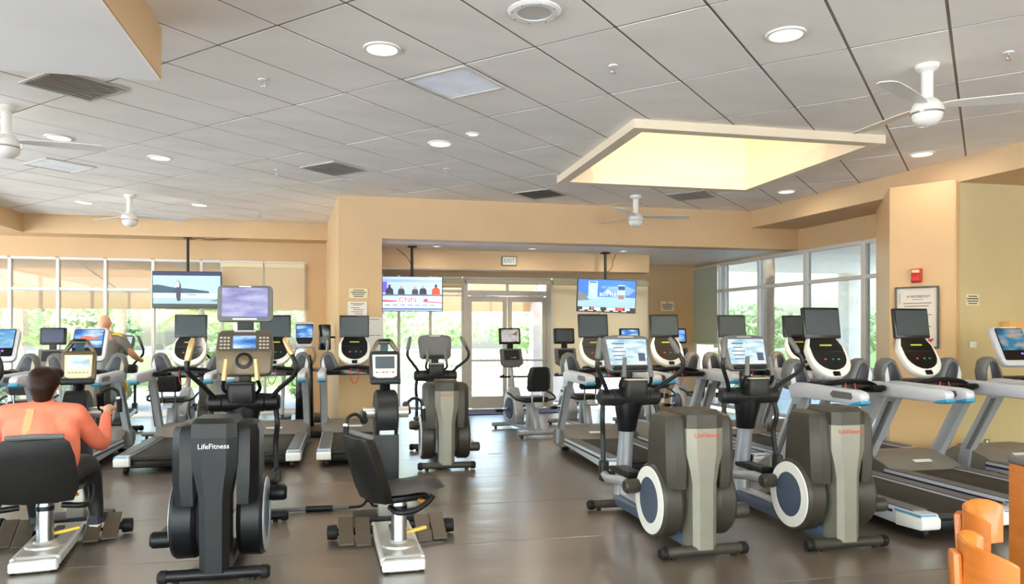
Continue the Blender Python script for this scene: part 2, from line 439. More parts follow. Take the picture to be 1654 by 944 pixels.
# right beam (slightly skewed), window wall header, pillar with diagonal face, right wall
def skew(mb, y0, y1, z0, z1, off0, off1):
    return mb.prism([(beam_x(y0) + off0, y0), (beam_x(y0) + off1, y0), (beam_x(y1) + off1, y1), (beam_x(y1) + off0, y1)], z0, z1, 'z')
struct('wall_right_beam', 'tan beam along the right windows', skew(MB(), -3.2, 11.27, 3.27, 3.57, 0, 2.8), M_wall)
def wx(y): return 7.15 + (14.9 - y) * .0797
hd = MB().prism([(wx(14.6) , 14.6), (wx(14.6) + .25, 14.6), (wx(8.0) + .25, 8.0), (wx(8.0), 8.0)], 2.9, 3.3, 'z')
struct('wall_right', 'tan wall above the right windows', hd, M_wall)
struct('wall_right_pillar', 'orange tan pillar with diagonal face', MB().prism([(6.5, 7.94), (6.9, 7.34), (7.9, 7.5), (7.75, 9.2), (7.35, 9.25)], 0, 3.3, 'z'), mat('pillar_paint', (216, 178, 128), .4, var=.03, scale=1.5))
struct('wall_right_front', 'pale olive glossy wall beside the pillar', MB().box((8.7, 7.5, 1.65), (3.62, .3, 3.3)), M_wallr)
struct('baseboard_right', 'cream baseboard under the diagonal pillar', MB().prism([(6.49, 7.93), (6.89, 7.325), (8.9, 7.325), (8.9, 7.36), (6.92, 7.36), (6.53, 7.95)], 0, .09, 'z'), M_soffit)
struct('wall_right_side', 'tan wall outside the view at right', MB().box((10.2, 2, 1.65), (.2, 11, 3.7)), M_wall)

# ---------------- window walls: every bar and pane its own piece
def glazing(name, label, x0, x1, y, z0, z1, vs, hs, bar=.055, m=M_alu, th=.09, pane=True, g=M_tint):
    w = struct(name, label)
    xs = [x0] + list(vs) + [x1]; zs = [z0] + list(hs) + [z1]
    for k, x in enumerate(xs): MB().box((x, y, (z0 + z1) / 2), (bar, th, z1 - z0), bev=.006, seg=1).build('mullion', m, w)
    for z in zs:
        for a, b in zip(xs[:-1], xs[1:]): MB().box(((a + b) / 2, y, z), (b - a - bar, th * .9, bar), bev=.006, seg=1).build('window_rail', m, w)
    if pane:
        for a, b in zip(xs[:-1], xs[1:]):
            for c, d in zip(zs[:-1], zs[1:]): MB().box(((a + b) / 2, y + .01, (c + d) / 2), (b - a - bar, .008, d - c - bar)).build('pane', g, w)
    return w
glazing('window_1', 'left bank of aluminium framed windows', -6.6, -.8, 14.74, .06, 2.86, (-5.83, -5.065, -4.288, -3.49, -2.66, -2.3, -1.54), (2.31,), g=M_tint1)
glazing('window_2', 'tall sidelight windows left of the entrance doors', .62, 2.2, 14.5, .06, 2.6, (.95, 1.56), (2.34,))
glazing('window_3', 'tall windows right of the entrance doors', 4.0, 6.05, 14.5, .06, 2.6, (5.02,), (2.34,))
struct('trim_3', 'cream sill wall under the left windows', MB().box((-3.7, 14.76, .02), (5.9, .2, .06)), M_soffit)
# right window wall, slightly skewed
w4 = struct('window_4', 'wide right bank of windows with pale frames')
w4.location = (wx(14.6), 14.6, 0); w4.rotation_euler = (0, 0, math.atan2(-(14.6 - 9.0), wx(9.0) - wx(14.6)))
L4 = math.hypot(5.6, wx(9.0) - wx(14.6))
ds = [0, 1.0, 1.19, 2.29, 3.57, 4.87, L4]
for k, d in enumerate(ds): MB().box((d, 0, 1.48), (.05 if k not in (4, 5) else .09, .1, 2.84), bev=.006, seg=1).build('mullion', M_alu, w4)
for z in (.08, 2.36, 2.88):
    for a, b in zip(ds[:-1], ds[1:]): MB().box(((a + b) / 2, 0, z), (b - a - .05, .09, .06), bev=.006, seg=1).build('window_rail', M_alu, w4)
for a, b in zip(ds[:-1], ds[1:]):
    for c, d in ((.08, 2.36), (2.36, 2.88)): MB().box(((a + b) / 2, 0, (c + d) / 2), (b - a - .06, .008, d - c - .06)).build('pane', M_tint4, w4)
# entrance doors
d1 = struct('door_1', 'glazed double entrance doors in an aluminium frame')
MB().box((2.245, 14.5, 1.31), (.09, .12, 2.62), bev=.005, seg=1).build('door_jamb', M_dalu, d1)
MB().box((3.935, 14.5, 1.31), (.09, .12, 2.62), bev=.005, seg=1).build('door_jamb', M_dalu, d1)
MB().box((3.09, 14.5, 2.31), (1.6, .12, .1), bev=.005, seg=1).build('transom_bar', M_dalu, d1)
MB().box((3.09, 14.5, 2.6), (1.6, .12, .06), bev=.005, seg=1).build('door_head', M_dalu, d1)
MB().box((3.09, 14.5, 2.46), (.05, .1, .22)).build('transom_mullion', M_dalu, d1)
MB().box((3.09, 14.5, .012), (1.6, .14, .024), bev=.004, seg=1).build('threshold', M_dalu, d1)
for c, s in ((2.69, 1), (3.49, -1)): MB().box((c, 14.51, 2.46), (.72, .008, .2)).build('transom_pane', M_tint, d1)
for c, s in ((2.685, 1), (3.495, -1)):
    lf = MB().box((c - .355, 14.49, 1.14), (.085, .05, 2.2), bev=.004, seg=1).box((c + .355, 14.49, 1.14), (.085, .05, 2.2), bev=.004, seg=1).box((c, 14.49, 2.19), (.63, .05, .1), bev=.004, seg=1).box((c, 14.49, .15), (.63, .05, .24), bev=.004, seg=1).build('door_leaf', M_dalu, d1)
    MB().box((c, 14.5, 1.2), (.63, .008, 1.9)).build('door_glass', M_tint, lf)
    MB().box((c, 14.43, .98), (.7, .035, .04), bev=.008, seg=2).build('push_bar', M_alu, lf)
    MB().box((c - .18 * s, 14.43, 2.25), (.3, .06, .06), bev=.008, seg=1).tube([(c - .05 * s, 14.42, 2.24), (c + .1 * s, 14.33, 2.24), (c + .2 * s, 14.43, 2.24)], .008).build('door_closer', M_alu, lf)
# unseen glazed wall behind the camera, added to bring in daylight
glazing('window_fill_back', 'unseen full height glazing behind the camera, added for daylight', -7.5, 9.5, -3.1, .06, 3.2, (-4.1, -.7, 2.7, 6.1), (), bar=.08, g=M_glass)
struct('wall_front', 'tan wall above the glazing behind the camera', MB().box((.9, -3.1, 3.4), (19, .25, .4)), M_wall)

side_glazing('window_fill_left', 'unseen full height glazing at the far left side, added for daylight', -8.6, -3, 14.6)  # out of view, glazed to throw more daylight on the ceiling
# roller shades
def shade(label, x0, x1, y, z0, z1, m=M_shade, sag=0):
    t = thing('roller_shade', label, 'shade', ((x0 + x1) / 2, y, z0), 0, 'roller shades at the windows')
    w = x1 - x0; h = z1 - z0
    MB().box((0, 0, h / 2), (w - .02, .004, h)).build('shade_fabric', m, t)
    MB().box((0, 0, 0), (w - .02, .02, .03), bev=.005, seg=1).build('hem_bar', M_cream, t)
    MB().box((0, -.01, h + .0), (w, .1, .09), bev=.01, seg=1).build('cassette', M_cream, t)
    return t
shade('cream roller shade half lowered left of the tan wall pier, beside the hanging beach television', -2.28, -1.55, 14.58, 1.96, 2.78)
shade('cream roller shade half lowered next to the tan wall pier', -1.53, -.8, 14.58, 1.96, 2.78)
shade('cream roller shade drawn low just right of the entrance doors', 4.0, 5.01, 14.4, .71, 2.53)
shade('cream roller shade drawn low in the bay nearest the corner notice', 5.03, 6.04, 14.4, .71, 2.53)
shade('short cream roller shade rolled up above the sidelights', .64, 2.2, 14.4, 2.42, 2.53)
shade('short cream roller shade rolled up above the doors', 2.24, 3.94, 14.4, 2.5, 2.53)
gs = thing('roller_shade', 'grey green roller shade in the far bay of the right windows', 'shade', (wx(14.08) - .07, 14.08, 1.3), w4.rotation_euler[2], 'roller shades at the windows')
MB().box((0, 0, .78), (.95, .004, 1.56)).build('shade_fabric', M_gshade, gs); MB().box((0, 0, 0), (.95, .02, .03)).build('hem_bar', M_cream, gs)
MB().box((0, 0, 1.56), (.97, .06, .05), bev=.01, seg=1).build('cassette', M_cream, gs)
# ================================================================ TREADMILLS  (+y = direction the runner faces, origin at rear end on floor)
def xzrot(pts, y0, z0, tilt):
    """local (x, s) on a plate tilted back by tilt from vertical -> 3d ring at plate depth"""
    return [(x, y0 + s * math.sin(tilt), z0 + s * math.cos(tilt)) for x, s in pts]
def plate(mb, pts, y0, z0, tilt, d0, d1, bev=0):
    """prism of (x,s) outline on a tilted plate; d = depth along the plate normal (negative = towards the user)"""
    t = bmesh.new(); n = len(pts)
    nx, nz = math.cos(tilt), -math.sin(tilt)
    f = lambda p, d: (p[0], y0 + p[1] * math.sin(tilt) + d * nx, z0 + p[1] * math.cos(tilt) + d * nz)
    a = [t.verts.new(f(p, d0)) for p in pts]; b = [t.verts.new(f(p, d1)) for p in pts]
    t.faces.new(a); t.faces.new(b[::-1])
    for i in range(n): t.faces.new((a[i], b[i], b[(i + 1) % n], a[(i + 1) % n]))
    bmesh.ops.recalc_face_normals(t, faces=t.faces)
    return mb._merge(t, bev=bev)
def egg(w_top, w_mid, h, n=10):
    """console outline: flat top, sides bulging, round bottom; s from 0 (bottom) to h"""
    pts = []
    for k in range(n + 1):
        a = math.pi * k / n
        pts.append((-w_mid / 2 * math.cos(a), h * .42 - h * .42 * math.sin(a)))
    pts += [(w_mid / 2 * .99, h * .7), (w_top / 2, h * .95), (w_top / 2 - .02, h), (-w_top / 2 + .02, h), (-w_top / 2, h * .95), (-w_mid / 2 * .99, h * .7)]
    return pts
def make_treadmill(label, kind='tv', loc=(0, 0, 0), rz=0, scr=None):
    t = thing('treadmill', label, 'treadmill', loc, rz, 'treadmills')
    # running deck
    MB().box((0, .82, .12), (.6, 1.56, .12), bev=.015).build('deck', M_black, t)
    MB().box((0, .8, .185), (.52, 1.58, .02), bev=.008).cyl((-.26, .04, .165), (.26, .04, .165), .032).build('running_belt', M_belt, t)
    for s in (-1, 1):
        rail = MB().prism([(-.01, .10), (.0, .09), (.25, .075), (1.62, .12), (1.62, .2), (.0, .2), (-.015, .19)], s * .275 - .0 if s > 0 else -.42, .42 if s > 0 else -.275, 'x', bev=.012).build('side_rail', M_lilac, t)
        MB().box((s * .345, .84, .205), (.125, 1.5, .014), bev=.004, seg=1).build('foot_grip', M_grey, rail)
        MB().box((s * .421, .95, .165), (.006, 1.34, .022)).build('dark_stripe', M_navy, rail)
        MB().prism([(-.03, .1), (-.02, .085), (.24, .07), (.24, .175), (-.02, .175), (-.032, .16)], s * .27 if s > 0 else -.43, .43 if s > 0 else -.27, 'x', bev=.014).build('end_cap', M_white, rail)
        MB().box((s * .36, .12, .186), (.14, .27, .014), bev=.005, seg=1).build('blue_insert', M_cyan, rail)
    # motor hood
    MB().loft([[(-.4, y, z0), (.4, y, z0), (.41, y, z1 - .03), (.33, y, z1), (-.33, y, z1), (-.41, y, z1 - .03)] for y, z0, z1 in ((1.5, .18, .2), (1.62, .1, .27), (1.85, .05, .33), (2.05, .05, .32), (2.17, .07, .25), (2.19, .1, .18))]).build('motor_hood', M_hood, t, ang=50)
    MB().box((0, 1.6, .268), (.2, .045, .004), rot=(R(22), 0, 0)).build('hood_badge', M_white, t)
    for s in (-1, 1):
        up = MB().loft([[(s * .4 - .035, y - .07, z), (s * .4 + .035, y - .07, z), (s * .4 + .045, y + .02, z), (s * .4 + .02, y + .08, z), (s * .4 - .02, y + .08, z), (s * .4 - .045, y + .02, z)] for y, z in ((1.9, .1), (1.86, .3), (1.5, .9), (1.42, 1.0))]).build('upright', M_silver, t)
        MB().loft([[(s * .447 - .003, y - .045, z), (s * .447 + .003, y - .045, z), (s * .447 + .003, y + .0, z), (s * .447 - .003, y + .0, z)] for y, z in ((1.84, .3), (1.52, .86))]).build('upright_inlay', M_grey, up)
        prof = [(.62, .95), (.6, .99), (.62, 1.03), (.7, 1.045), (1.1, 1.05), (1.5, 1.06), (1.62, 1.02), (1.58, .9), (1.4, .925), (.75, .925), (.66, .925)]
        arm = MB().prism(prof, s * .4 - .045, s * .4 + .045, 'x', bev=.018).build('handrail_arm', M_lilac, t)
        MB().prism([(.72, .965), (.7, .985), (.72, 1.02), (.95, 1.025), (.99, .995), (.95, .965)], s * .448 - .002, s * .448 + .002, 'x').build('arm_inset', M_grey, arm)
        MB().prism([(.6, .965), (.605, .935), (.66, .918), (.76, .92), (.7, .945)], s * .4 - .047, s * .4 + .047, 'x', bev=.006).build('blue_tip', M_cyan, arm)
        # ear with bottle holder beside the console
        ear = [(s * x, z) for x, z in ((.17, .98), (.43, .98), (.455, 1.12), (.43, 1.23), (.36, 1.275), (.29, 1.25), (.24, 1.15), (.2, 1.06))]
        e = MB().prism(ear, 1.6, 1.74, 'y', bev=.03, seg=3).build('console_wing', M_grey, t)
        MB().prism([(s * x, z) for x, z in ((.24, 1.0), (.39, 1.0), (.41, 1.12), (.385, 1.205), (.35, 1.23), (.31, 1.2), (.27, 1.1))], 1.588, 1.602, 'y', bev=.004).build('bottle_pocket', M_navydark, e)
        MB().prism([(s * x, z) for x, z in ((.375, 1.02), (.425, 1.02), (.43, 1.12), (.405, 1.19))], 1.582, 1.594, 'y').build('pocket_lining', M_lilac if kind == 'tv' else M_tan, e)
    MB().box((0, 1.7, 1.02), (.5, .26, .08), bev=.03).build('console_shelf', M_dark, t)
    # arched front bar
    MB().tube(crv([(-.38, 1.42, .99), (-.22, 1.36, 1.05), (0, 1.33, 1.075), (.22, 1.36, 1.05), (.38, 1.42, .99)]), .022, 10).build('crossbar', M_black, t)
    MB().prism([(-.36, .965), (.36, .965), (.34, 1.0), (.22, 1.045), (0, 1.07), (-.22, 1.045), (-.34, 1.0)], 1.34, 1.42, 'y', bev=.012).build('crossbar_panel', M_blackg, t)
    for s in (-1, 1): MB().tube(crv([(s * .36, 1.38, 1.0), (s * .3, 1.28, 1.01), (s * .18, 1.27, 1.005)]), .028, 10).build('pulse_grip', M_black, t)
    if kind == 'tv':
        tl = R(33)
        c = plate(MB(), egg(.3, .42, .46), 1.5, 1.1, tl, 0, .07, .016).build('console', M_white, t)
        plate(MB(), [(x * .82, .075 + s * .82) for x, s in egg(.32, .42, .46)], 1.5, 1.1, tl, -.006, .004).build('console_face', M_blackg, c)
        plate(MB(), rrect(.13, .016, .006, 2, 0, .345), 1.5, 1.1, tl, -.009, -.004).build('led_readout', M_ledy, c)
        for k, (x, m) in enumerate(((-.06, M_ledr), (.02, M_ledg), (.08, M_ledg))): plate(MB(), rrect(.026, .016, .006, 2, x, .19), 1.5, 1.1, tl, -.009, -.004).build('console_key', m, c)
        plate(MB(), rrect(.3, .012, .004, 2, 0, .275), 1.5, 1.1, tl, -.008, -.004).build('console_divider', M_dark, c)
        plate(MB(), rrect(.07, .045, .006, 2, 0, .035), 1.5, 1.1, tl, -.012, .0).build('dock', M_black, c)
        plate(MB(), rrect(.17, .022, .004, 2, 0, .448), 1.5, 1.1, tl, -.016, .0).build('reading_ledge', M_white, c)
        sc = MB().box((0, 1.76, 1.605), (.395, .045, .3), rot=(R(-8), 0, 0), bev=.01).build('television', M_tvframe, t)
        MB().box((0, 1.735, 1.612), (.36, .004, .245), rot=(R(-8), 0, 0)).build('screen', M_offscr, sc)
        MB().box((.1, 1.748, 1.484), (.1, .006, .012), rot=(R(-8), 0, 0)).build('badge', M_grey, sc)
        MB().box((0, 1.785, 1.45), (.07, .03, .2), rot=(R(-8), 0, 0)).build('television_post', M_black, t)
        MB().tube(crv([(-.05, 1.325, 1.07), (-.055, 1.31, .96), (-.03, 1.3, .88), (0, 1.3, .86), (.03, 1.3, .9), (.05, 1.31, .98), (.04, 1.325, 1.06)]), .005, 6).build('safety_cord', M_redcord, t)
    else:
        tl = R(24)
        c = plate(MB(), rrect(.42, .44, .06, 4, 0, .26), 1.58, 1.14, tl, 0, .06, .015).build('console', M_lilac, t)
        plate(MB(), rrect(.34, .36, .02, 3, 0, .28), 1.58, 1.14, tl, -.006, .004).build('console_face', M_blackg, c)
        plate(MB(), rrect(.32, .24, .004, 1, 0, .33), 1.58, 1.14, tl, -.01, -.004).build('screen', scr or S_blue, c)
        if scr is None:
            plate(MB(), [(-.1, .31), (.09, .31), (.12, .36), (.06, .345), (-.02, .365), (-.09, .35)], 1.58, 1.14, tl, -.013, -.009).build('screen_picture', mat('boat_red', (176, 96, 70), .5, emit=.35), c)
            plate(MB(), rrect(.3, .012, .004, 1, 0, .285), 1.58, 1.14, tl, -.013, -.009).build('screen_picture', mat('boat_wake', (210, 222, 236), .5, emit=.4), c)
        plate(MB(), rrect(.2, .012, .004, 2, 0, .465), 1.58, 1.14, tl, -.008, .0).build('badge', M_white, c)
        plate(MB(), rrect(.03, .02, .006, 2, .06, .17), 1.58, 1.14, tl, -.01, -.004).build('console_key', mat('led_violet', (120, 90, 220), .4, emit=.8), c)
    for s in (-1, 1): MB().cyl((s * .33 - .02, .09, .045), (s * .33 + .02, .09, .045), .045, n=14).box((s * .33, .09, .08), (.02, .03, .05)).build('rear_wheel', M_wheel, t)
    for s in (-1, 1): MB().box((s * .3, 2.0, .03), (.08, .12, .06), bev=.01, seg=1).build('foot', M_rubber, t)
    return t

# ================================================================ ELLIPTICALS (+y = direction the user faces, origin under the rear foot)
def make_elliptical(label, kind='lcd', loc=(0, 0, 0), rz=0, phase=200):
    t = thing('elliptical_trainer', label, 'elliptical', loc, rz, 'elliptical trainers')
    bl = kind == 'bronze'
    shroud = M_black if bl else M_olive
    # rear tower
    prof = [(.06, .085), (.5, .088), (.60, .105), (.7, .13), (.8, .132), (.93, .13)]
    def sp(z, h, y0=.02, y1=.2): return [(-h, y0 + .03, z), (-h * .55, y0, z), (h * .55, y0, z), (h, y0 + .03, z), (h, y1, z), (-h, y1, z)]
    spn = MB().loft([sp(z, h) for z, h in prof[:5]] + [sp(.87, .132)]).build('rear_spine', M_black if bl else M_spine, t, ang=25)
    MB().loft([sp(.872, .133, .016, .3), sp(.96, .13, .02, .33), sp(.99, .11, .06, .32)]).build('spine_cap', M_dark if bl else M_olive, spn, ang=25)
    lg = lettering('LifeFitness', .043, M_logow if bl else M_logor, spn, (0, .0185, .825), (0, 0, 0), 'maker_lettering')
    for s in (-1, 1):
        def sh(z, x0, x1, y0, y1): return [(s * x0, y0, z), (s * (x0 + (x1 - x0) * .6), y0, z), (s * x1, y0 + .05, z), (s * x1, y1 - .04, z), (s * (x1 - .03), y1, z), (s * x0, y1, z)]
        MB().loft([sh(.46, .125, .235, .07, .46), sh(.6, .125, .25, .06, .46), sh(.9, .13, .25, .08, .42), sh(.94, .13, .235, .1, .4), sh(.955, .13, .21, .13, .37)]).build('side_shroud', shroud, t, ang=30)
        x0, x1 = .115, .27
        d = MB().lathe([(.0, x0 * s), (.235, x0 * s), (.255, (x0 + .03) * s), (.258, (x1 - .02) * s), (.245, x1 * s), (.0, x1 * s)], (0, .34, .34), 'x', 36).build('crank_housing', shroud, t, ang=30)
        MB().lathe([(.16, (x1 - .002) * s), (.16, (x1 + .008) * s), (.232, (x1 + .006) * s), (.236, (x1 - .002) * s)], (0, .34, .34), 'x', 36).build('white_ring', M_white if not bl else M_silver, d, ang=30)
        MB().lathe([(.0, x1 * s), (.16, x1 * s), (.158, (x1 + .004) * s), (.0, (x1 + .005) * s)], (0, .34, .34), 'x', 36).build('hub_disc', M_slate, d)
        a = R(phase + (0 if s > 0 else 180)); cy, cz = .34 + .19 * math.cos(a), .34 + .19 * math.sin(a)
        MB().lathe([(0, (x1 - .01) * s), (.045, (x1 - .005) * s), (.052, (x1 + .02) * s), (.052, (x1 + .1) * s), (.04, (x1 + .115) * s), (0, (x1 + .115) * s)], (0, cy, cz), 'x', 18).build('crank_roller', M_black if bl else M_olive, t)
        # pedal link running forward
        py, pz = 1.3, .33
        xa = s * (x1 + .06)
        lk = MB().tube([(xa, cy + .03, cz), (xa, cy + .2, cz), (s * .26, py - .12, pz), (s * .25, py, pz + .02)], [.032, .034, .032, .03], 10, flat=1.1).build('pedal_link', M_silver if not bl else M_dark, t)
        ppy = .86; k = (ppy - cy) / (py - cy); ppz = cz + (pz - cz) * k + .05
        pd = MB().prism([(-.2, .0), (.2, .0), (.22, .02), (.2, .035), (-.17, .035), (-.2, .06), (-.22, .05)], -.075, .075, 'x', bev=.008, c=(s * .22, ppy, ppz)).build('foot_pedal', M_rubber, t)
        MB().box((s * .22, ppy, ppz + .037), (.1, .32, .004)).build('tread_pad', M_dark, pd)
    # base frame
    MB().prism([(-.085, .045), (.085, .045), (.085, .12), (.05, .135), (-.05, .135), (-.085, .12)], .12, 1.52, 'y', bev=.006, seg=1).build('base_beam', M_slate if not bl else M_dark, t)
    MB().box((0, .98, .142), (.11, .95, .02), bev=.006, seg=1).build('beam_cover', M_silver, t)
    for y in (.06, 1.5):
        f = MB().tube([(-.3, y, .045), (-.26, y, .05), (.26, y, .05), (.3, y, .045)], [.03, .036, .036, .03], 12).build('stabilizer_bar', M_olive if not bl else M_black, t)
        for s in (-1, 1):
            MB().lathe([(0, s * .27), (.042, s * .27), (.042, s * .305), (.03, s * .32), (0, s * .32)], (0, y, .046), 'x', 14).build('end_cap', M_rubber, f)
            MB().lathe([(0, 0), (.02, 0), (.02, .02), (.008, .022), (.008, .04), (0, .04)], (s * .22, y, .0), 'z', 10).build('levelling_foot', M_rubber, f)
    # front post
    def ell(y, z, a, b, n=12): return [(a * math.cos(2 * math.pi * k / n), y + b * math.sin(2 * math.pi * k / n), z) for k in range(n)]
    MB().loft([ell(1.5, .08, .075, .1), ell(1.49, .3, .065, .085), ell(1.43, .62, .06, .075), ell(1.39, .82, .06, .07)]).build('front_post', M_silver if not bl else M_black, t)
    MB().loft([ell(1.42, .68, .075, .085), ell(1.4, .78, .09, .09), ell(1.38, .9, .12, .09), ell(1.37, 1.0, .11, .085)]).build('post_neck', M_black, t)
    MB().lathe([(0, -.27), (.05, -.27), (.068, -.25), (.07, -.16), (.066, -.155), (.072, -.15), (.078, 0), (.072, .15), (.066, .155), (.07, .16), (.068, .25), (.05, .27), (0, .27)], (0, 1.36, .97), 'x', 22).build('shoulder_housing', M_dark if not bl else M_black, t)
    for s in (-1, 1):
        MB().tube(crv([(s * .235, 1.36, .93), (s * .25, 1.33, .8), (s * .235, 1.36, .66), (s * .24, 1.34, .5), (s * .245, 1.32, .4)]), .021, 10).build('swing_arm', M_dark if not bl else M_black, t)
        MB().box((s * .245, 1.31, .37), (.07, .085, .17), bev=.015).build('arm_boot', M_dark if not bl else M_black, t)
        if s > 0: pts = [(.2, 1.33, 1.0), (.27, 1.28, 1.08), (.38, 1.2, 1.18), (.40, 1.17, 1.26), (.37, 1.19, 1.34)]; e = (.31, 1.24, 1.47)
        else: pts = [(-.2, 1.33, 1.0), (-.27, 1.24, 1.1), (-.36, 1.14, 1.22), (-.365, 1.13, 1.3)]; e = (-.33, 1.16, 1.47)
        MB().tube(crv(pts), .018, 10).build('handlebar', M_dark if not bl else M_black, t)
        g = (Vector(e) - Vector(pts[-1]))
        MB().tube([pts[-1], Vector(pts[-1]) + g * .08, Vector(pts[-1]) + g * .85, e], [.019, .025, .023, .014], 10).build('hand_grip', M_goldgrip if bl else M_grey, t)
        MB().tube(crv([(s * .07, 1.34, 1.02), (s * .13, 1.24, 1.08), (s * .12, 1.18, 1.16)]), .014, 8).build('fixed_handlebar', M_dark if not bl else M_black, t)
        MB().tube([(s * .12, 1.18, 1.15), (s * .105, 1.2, 1.31)], [.02, .017], 10).build('pulse_grip', M_goldgrip if bl else M_grey, t)
    MB().prism(rrect(.19, .16, .03, 3, 0, 1.25), .98, 1.12, 'z', bev=.012).build('cup_holder', M_dark if not bl else M_black, t)
    MB().prism(rrect(.2, .17, .035, 3, 0, 1.25), 1.12, 1.135, 'z', bev=.005).build('cup_rim', M_tan if not bl else M_dark, t)
    MB().prism(rrect(.15, .12, .025, 3, 0, 1.25), 1.132, 1.138, 'z').build('cup_well', M_black, t)
    MB().box((0, 1.42, 1.12), (.09, .07, .25), bev=.02).build('console_neck', M_black, t)
    tl = R(20)
    if not bl:
        o = [(-.2, .03), (-.165, 0), (.165, 0), (.2, .03), (.215, .27), (.19, .31), (.1, .325), (-.1, .325), (-.19, .31), (-.215, .27)]
        c = plate(MB(), o, 1.34, 1.19, tl, 0, .055, .014).build('console', M_grey, t)
        plate(MB(), [(-.165, .055), (.165, .055), (.18, .28), (-.18, .28)], 1.34, 1.19, tl, -.006, .003).build('screen', S_lcd if kind == 'lcd' else M_grey, c)
        if kind == 'lcd':
            for k in range(5): plate(MB(), rrect(.09 + .02 * (k % 3), .007, .002, 1, -.08, .10 + k * .035), 1.34, 1.19, tl, -.0085, -.006).build('screen_text', M_slate, c)
            plate(MB(), rrect(.06, .07, .004, 1, .12, .12), 1.34, 1.19, tl, -.0085, -.006).build('screen_text', M_slate, c)
        plate(MB(), rrect(.14, .012, .004, 2, 0, .302), 1.34, 1.19, tl, -.005, .0).build('badge', M_silver, c)
        plate(MB(), rrect(.3, .03, .01, 2, 0, .022), 1.34, 1.19, tl, -.03, .0).build('reading_ledge', M_dark, c)
    else:
        o = [(-.2, .02), (-.15, 0), (.15, 0), (.2, .02), (.215, .2), (.2, .34), (.17, .36), (-.17, .36), (-.2, .34), (-.215, .2)]
        c = plate(MB(), o, 1.34, 1.18, R(12), 0, .09, .02).build('console', M_gold, t)
        plate(MB(), rrect(.39, .15, .02, 3, 0, .265), 1.34, 1.18, R(12), -.006, .004).build('console_face', mat('dark_bronze', (58, 48, 36), .35), c)
        plate(MB(), rrect(.17, .1, .006, 2, 0, .262), 1.34, 1.18, R(12), -.01, -.004).build('screen', S_blue, c)
        for kx in range(3):
            for kz in range(4):
                for s in (-1, 1): plate(MB(), rrect(.02, .014, .004, 1, s * .145 + (kx - 1) * .027, .215 + kz * .027), 1.34, 1.18, R(12), -.01, -.004).build('keypad_key', M_tan, c)
        plate(MB(), [(.065 * math.cos(2 * math.pi * k / 24), .115 + .065 * math.sin(2 * math.pi * k / 24)) for k in range(24)], 1.34, 1.18, R(12), -.012, .0, .004).build('dial_ring', M_black, c)
        plate(MB(), [(.04 * math.cos(2 * math.pi * k / 24), .115 + .04 * math.sin(2 * math.pi * k / 24)) for k in range(24)], 1.34, 1.18, R(12), -.022, -.01, .004).build('dial', M_gold, c)
        plate(MB(), rrect(.16, .014, .004, 2, 0, .35), 1.34, 1.18, R(12), -.006, .0).build('badge', M_silver, c)
        MB().box((0, 1.45, 1.57), (.12, .05, .12), bev=.01).build('monitor_post', M_black, t)
        tv = plate(MB(), rrect(.41, .285, .03, 3, 0, .145), 1.4, 1.595, R(5), 0, .06, .014).build('monitor', M_grey, t)
        plate(MB(), rrect(.34, .225, .006, 2, 0, .155), 1.4, 1.595, R(5), -.005, .003).build('screen', S_violet, tv)
        plate(MB(), rrect(.18, .012, .004, 2, 0, .022), 1.4, 1.595, R(5), -.006, .0).build('badge', M_white, tv)
        plate(MB(), rrect(.09, .01, .004, 2, 0, .278), 1.4, 1.595, R(5), -.006, .0).build('badge', M_white, tv)
        plate(MB(), rrect(.18, .012, .003, 1, .08, .05), 1.4, 1.595, R(5), -.007, -.004).build('screen_picture', mat('violet_bar', (96, 90, 220), .4, emit=.7), tv)
    return t

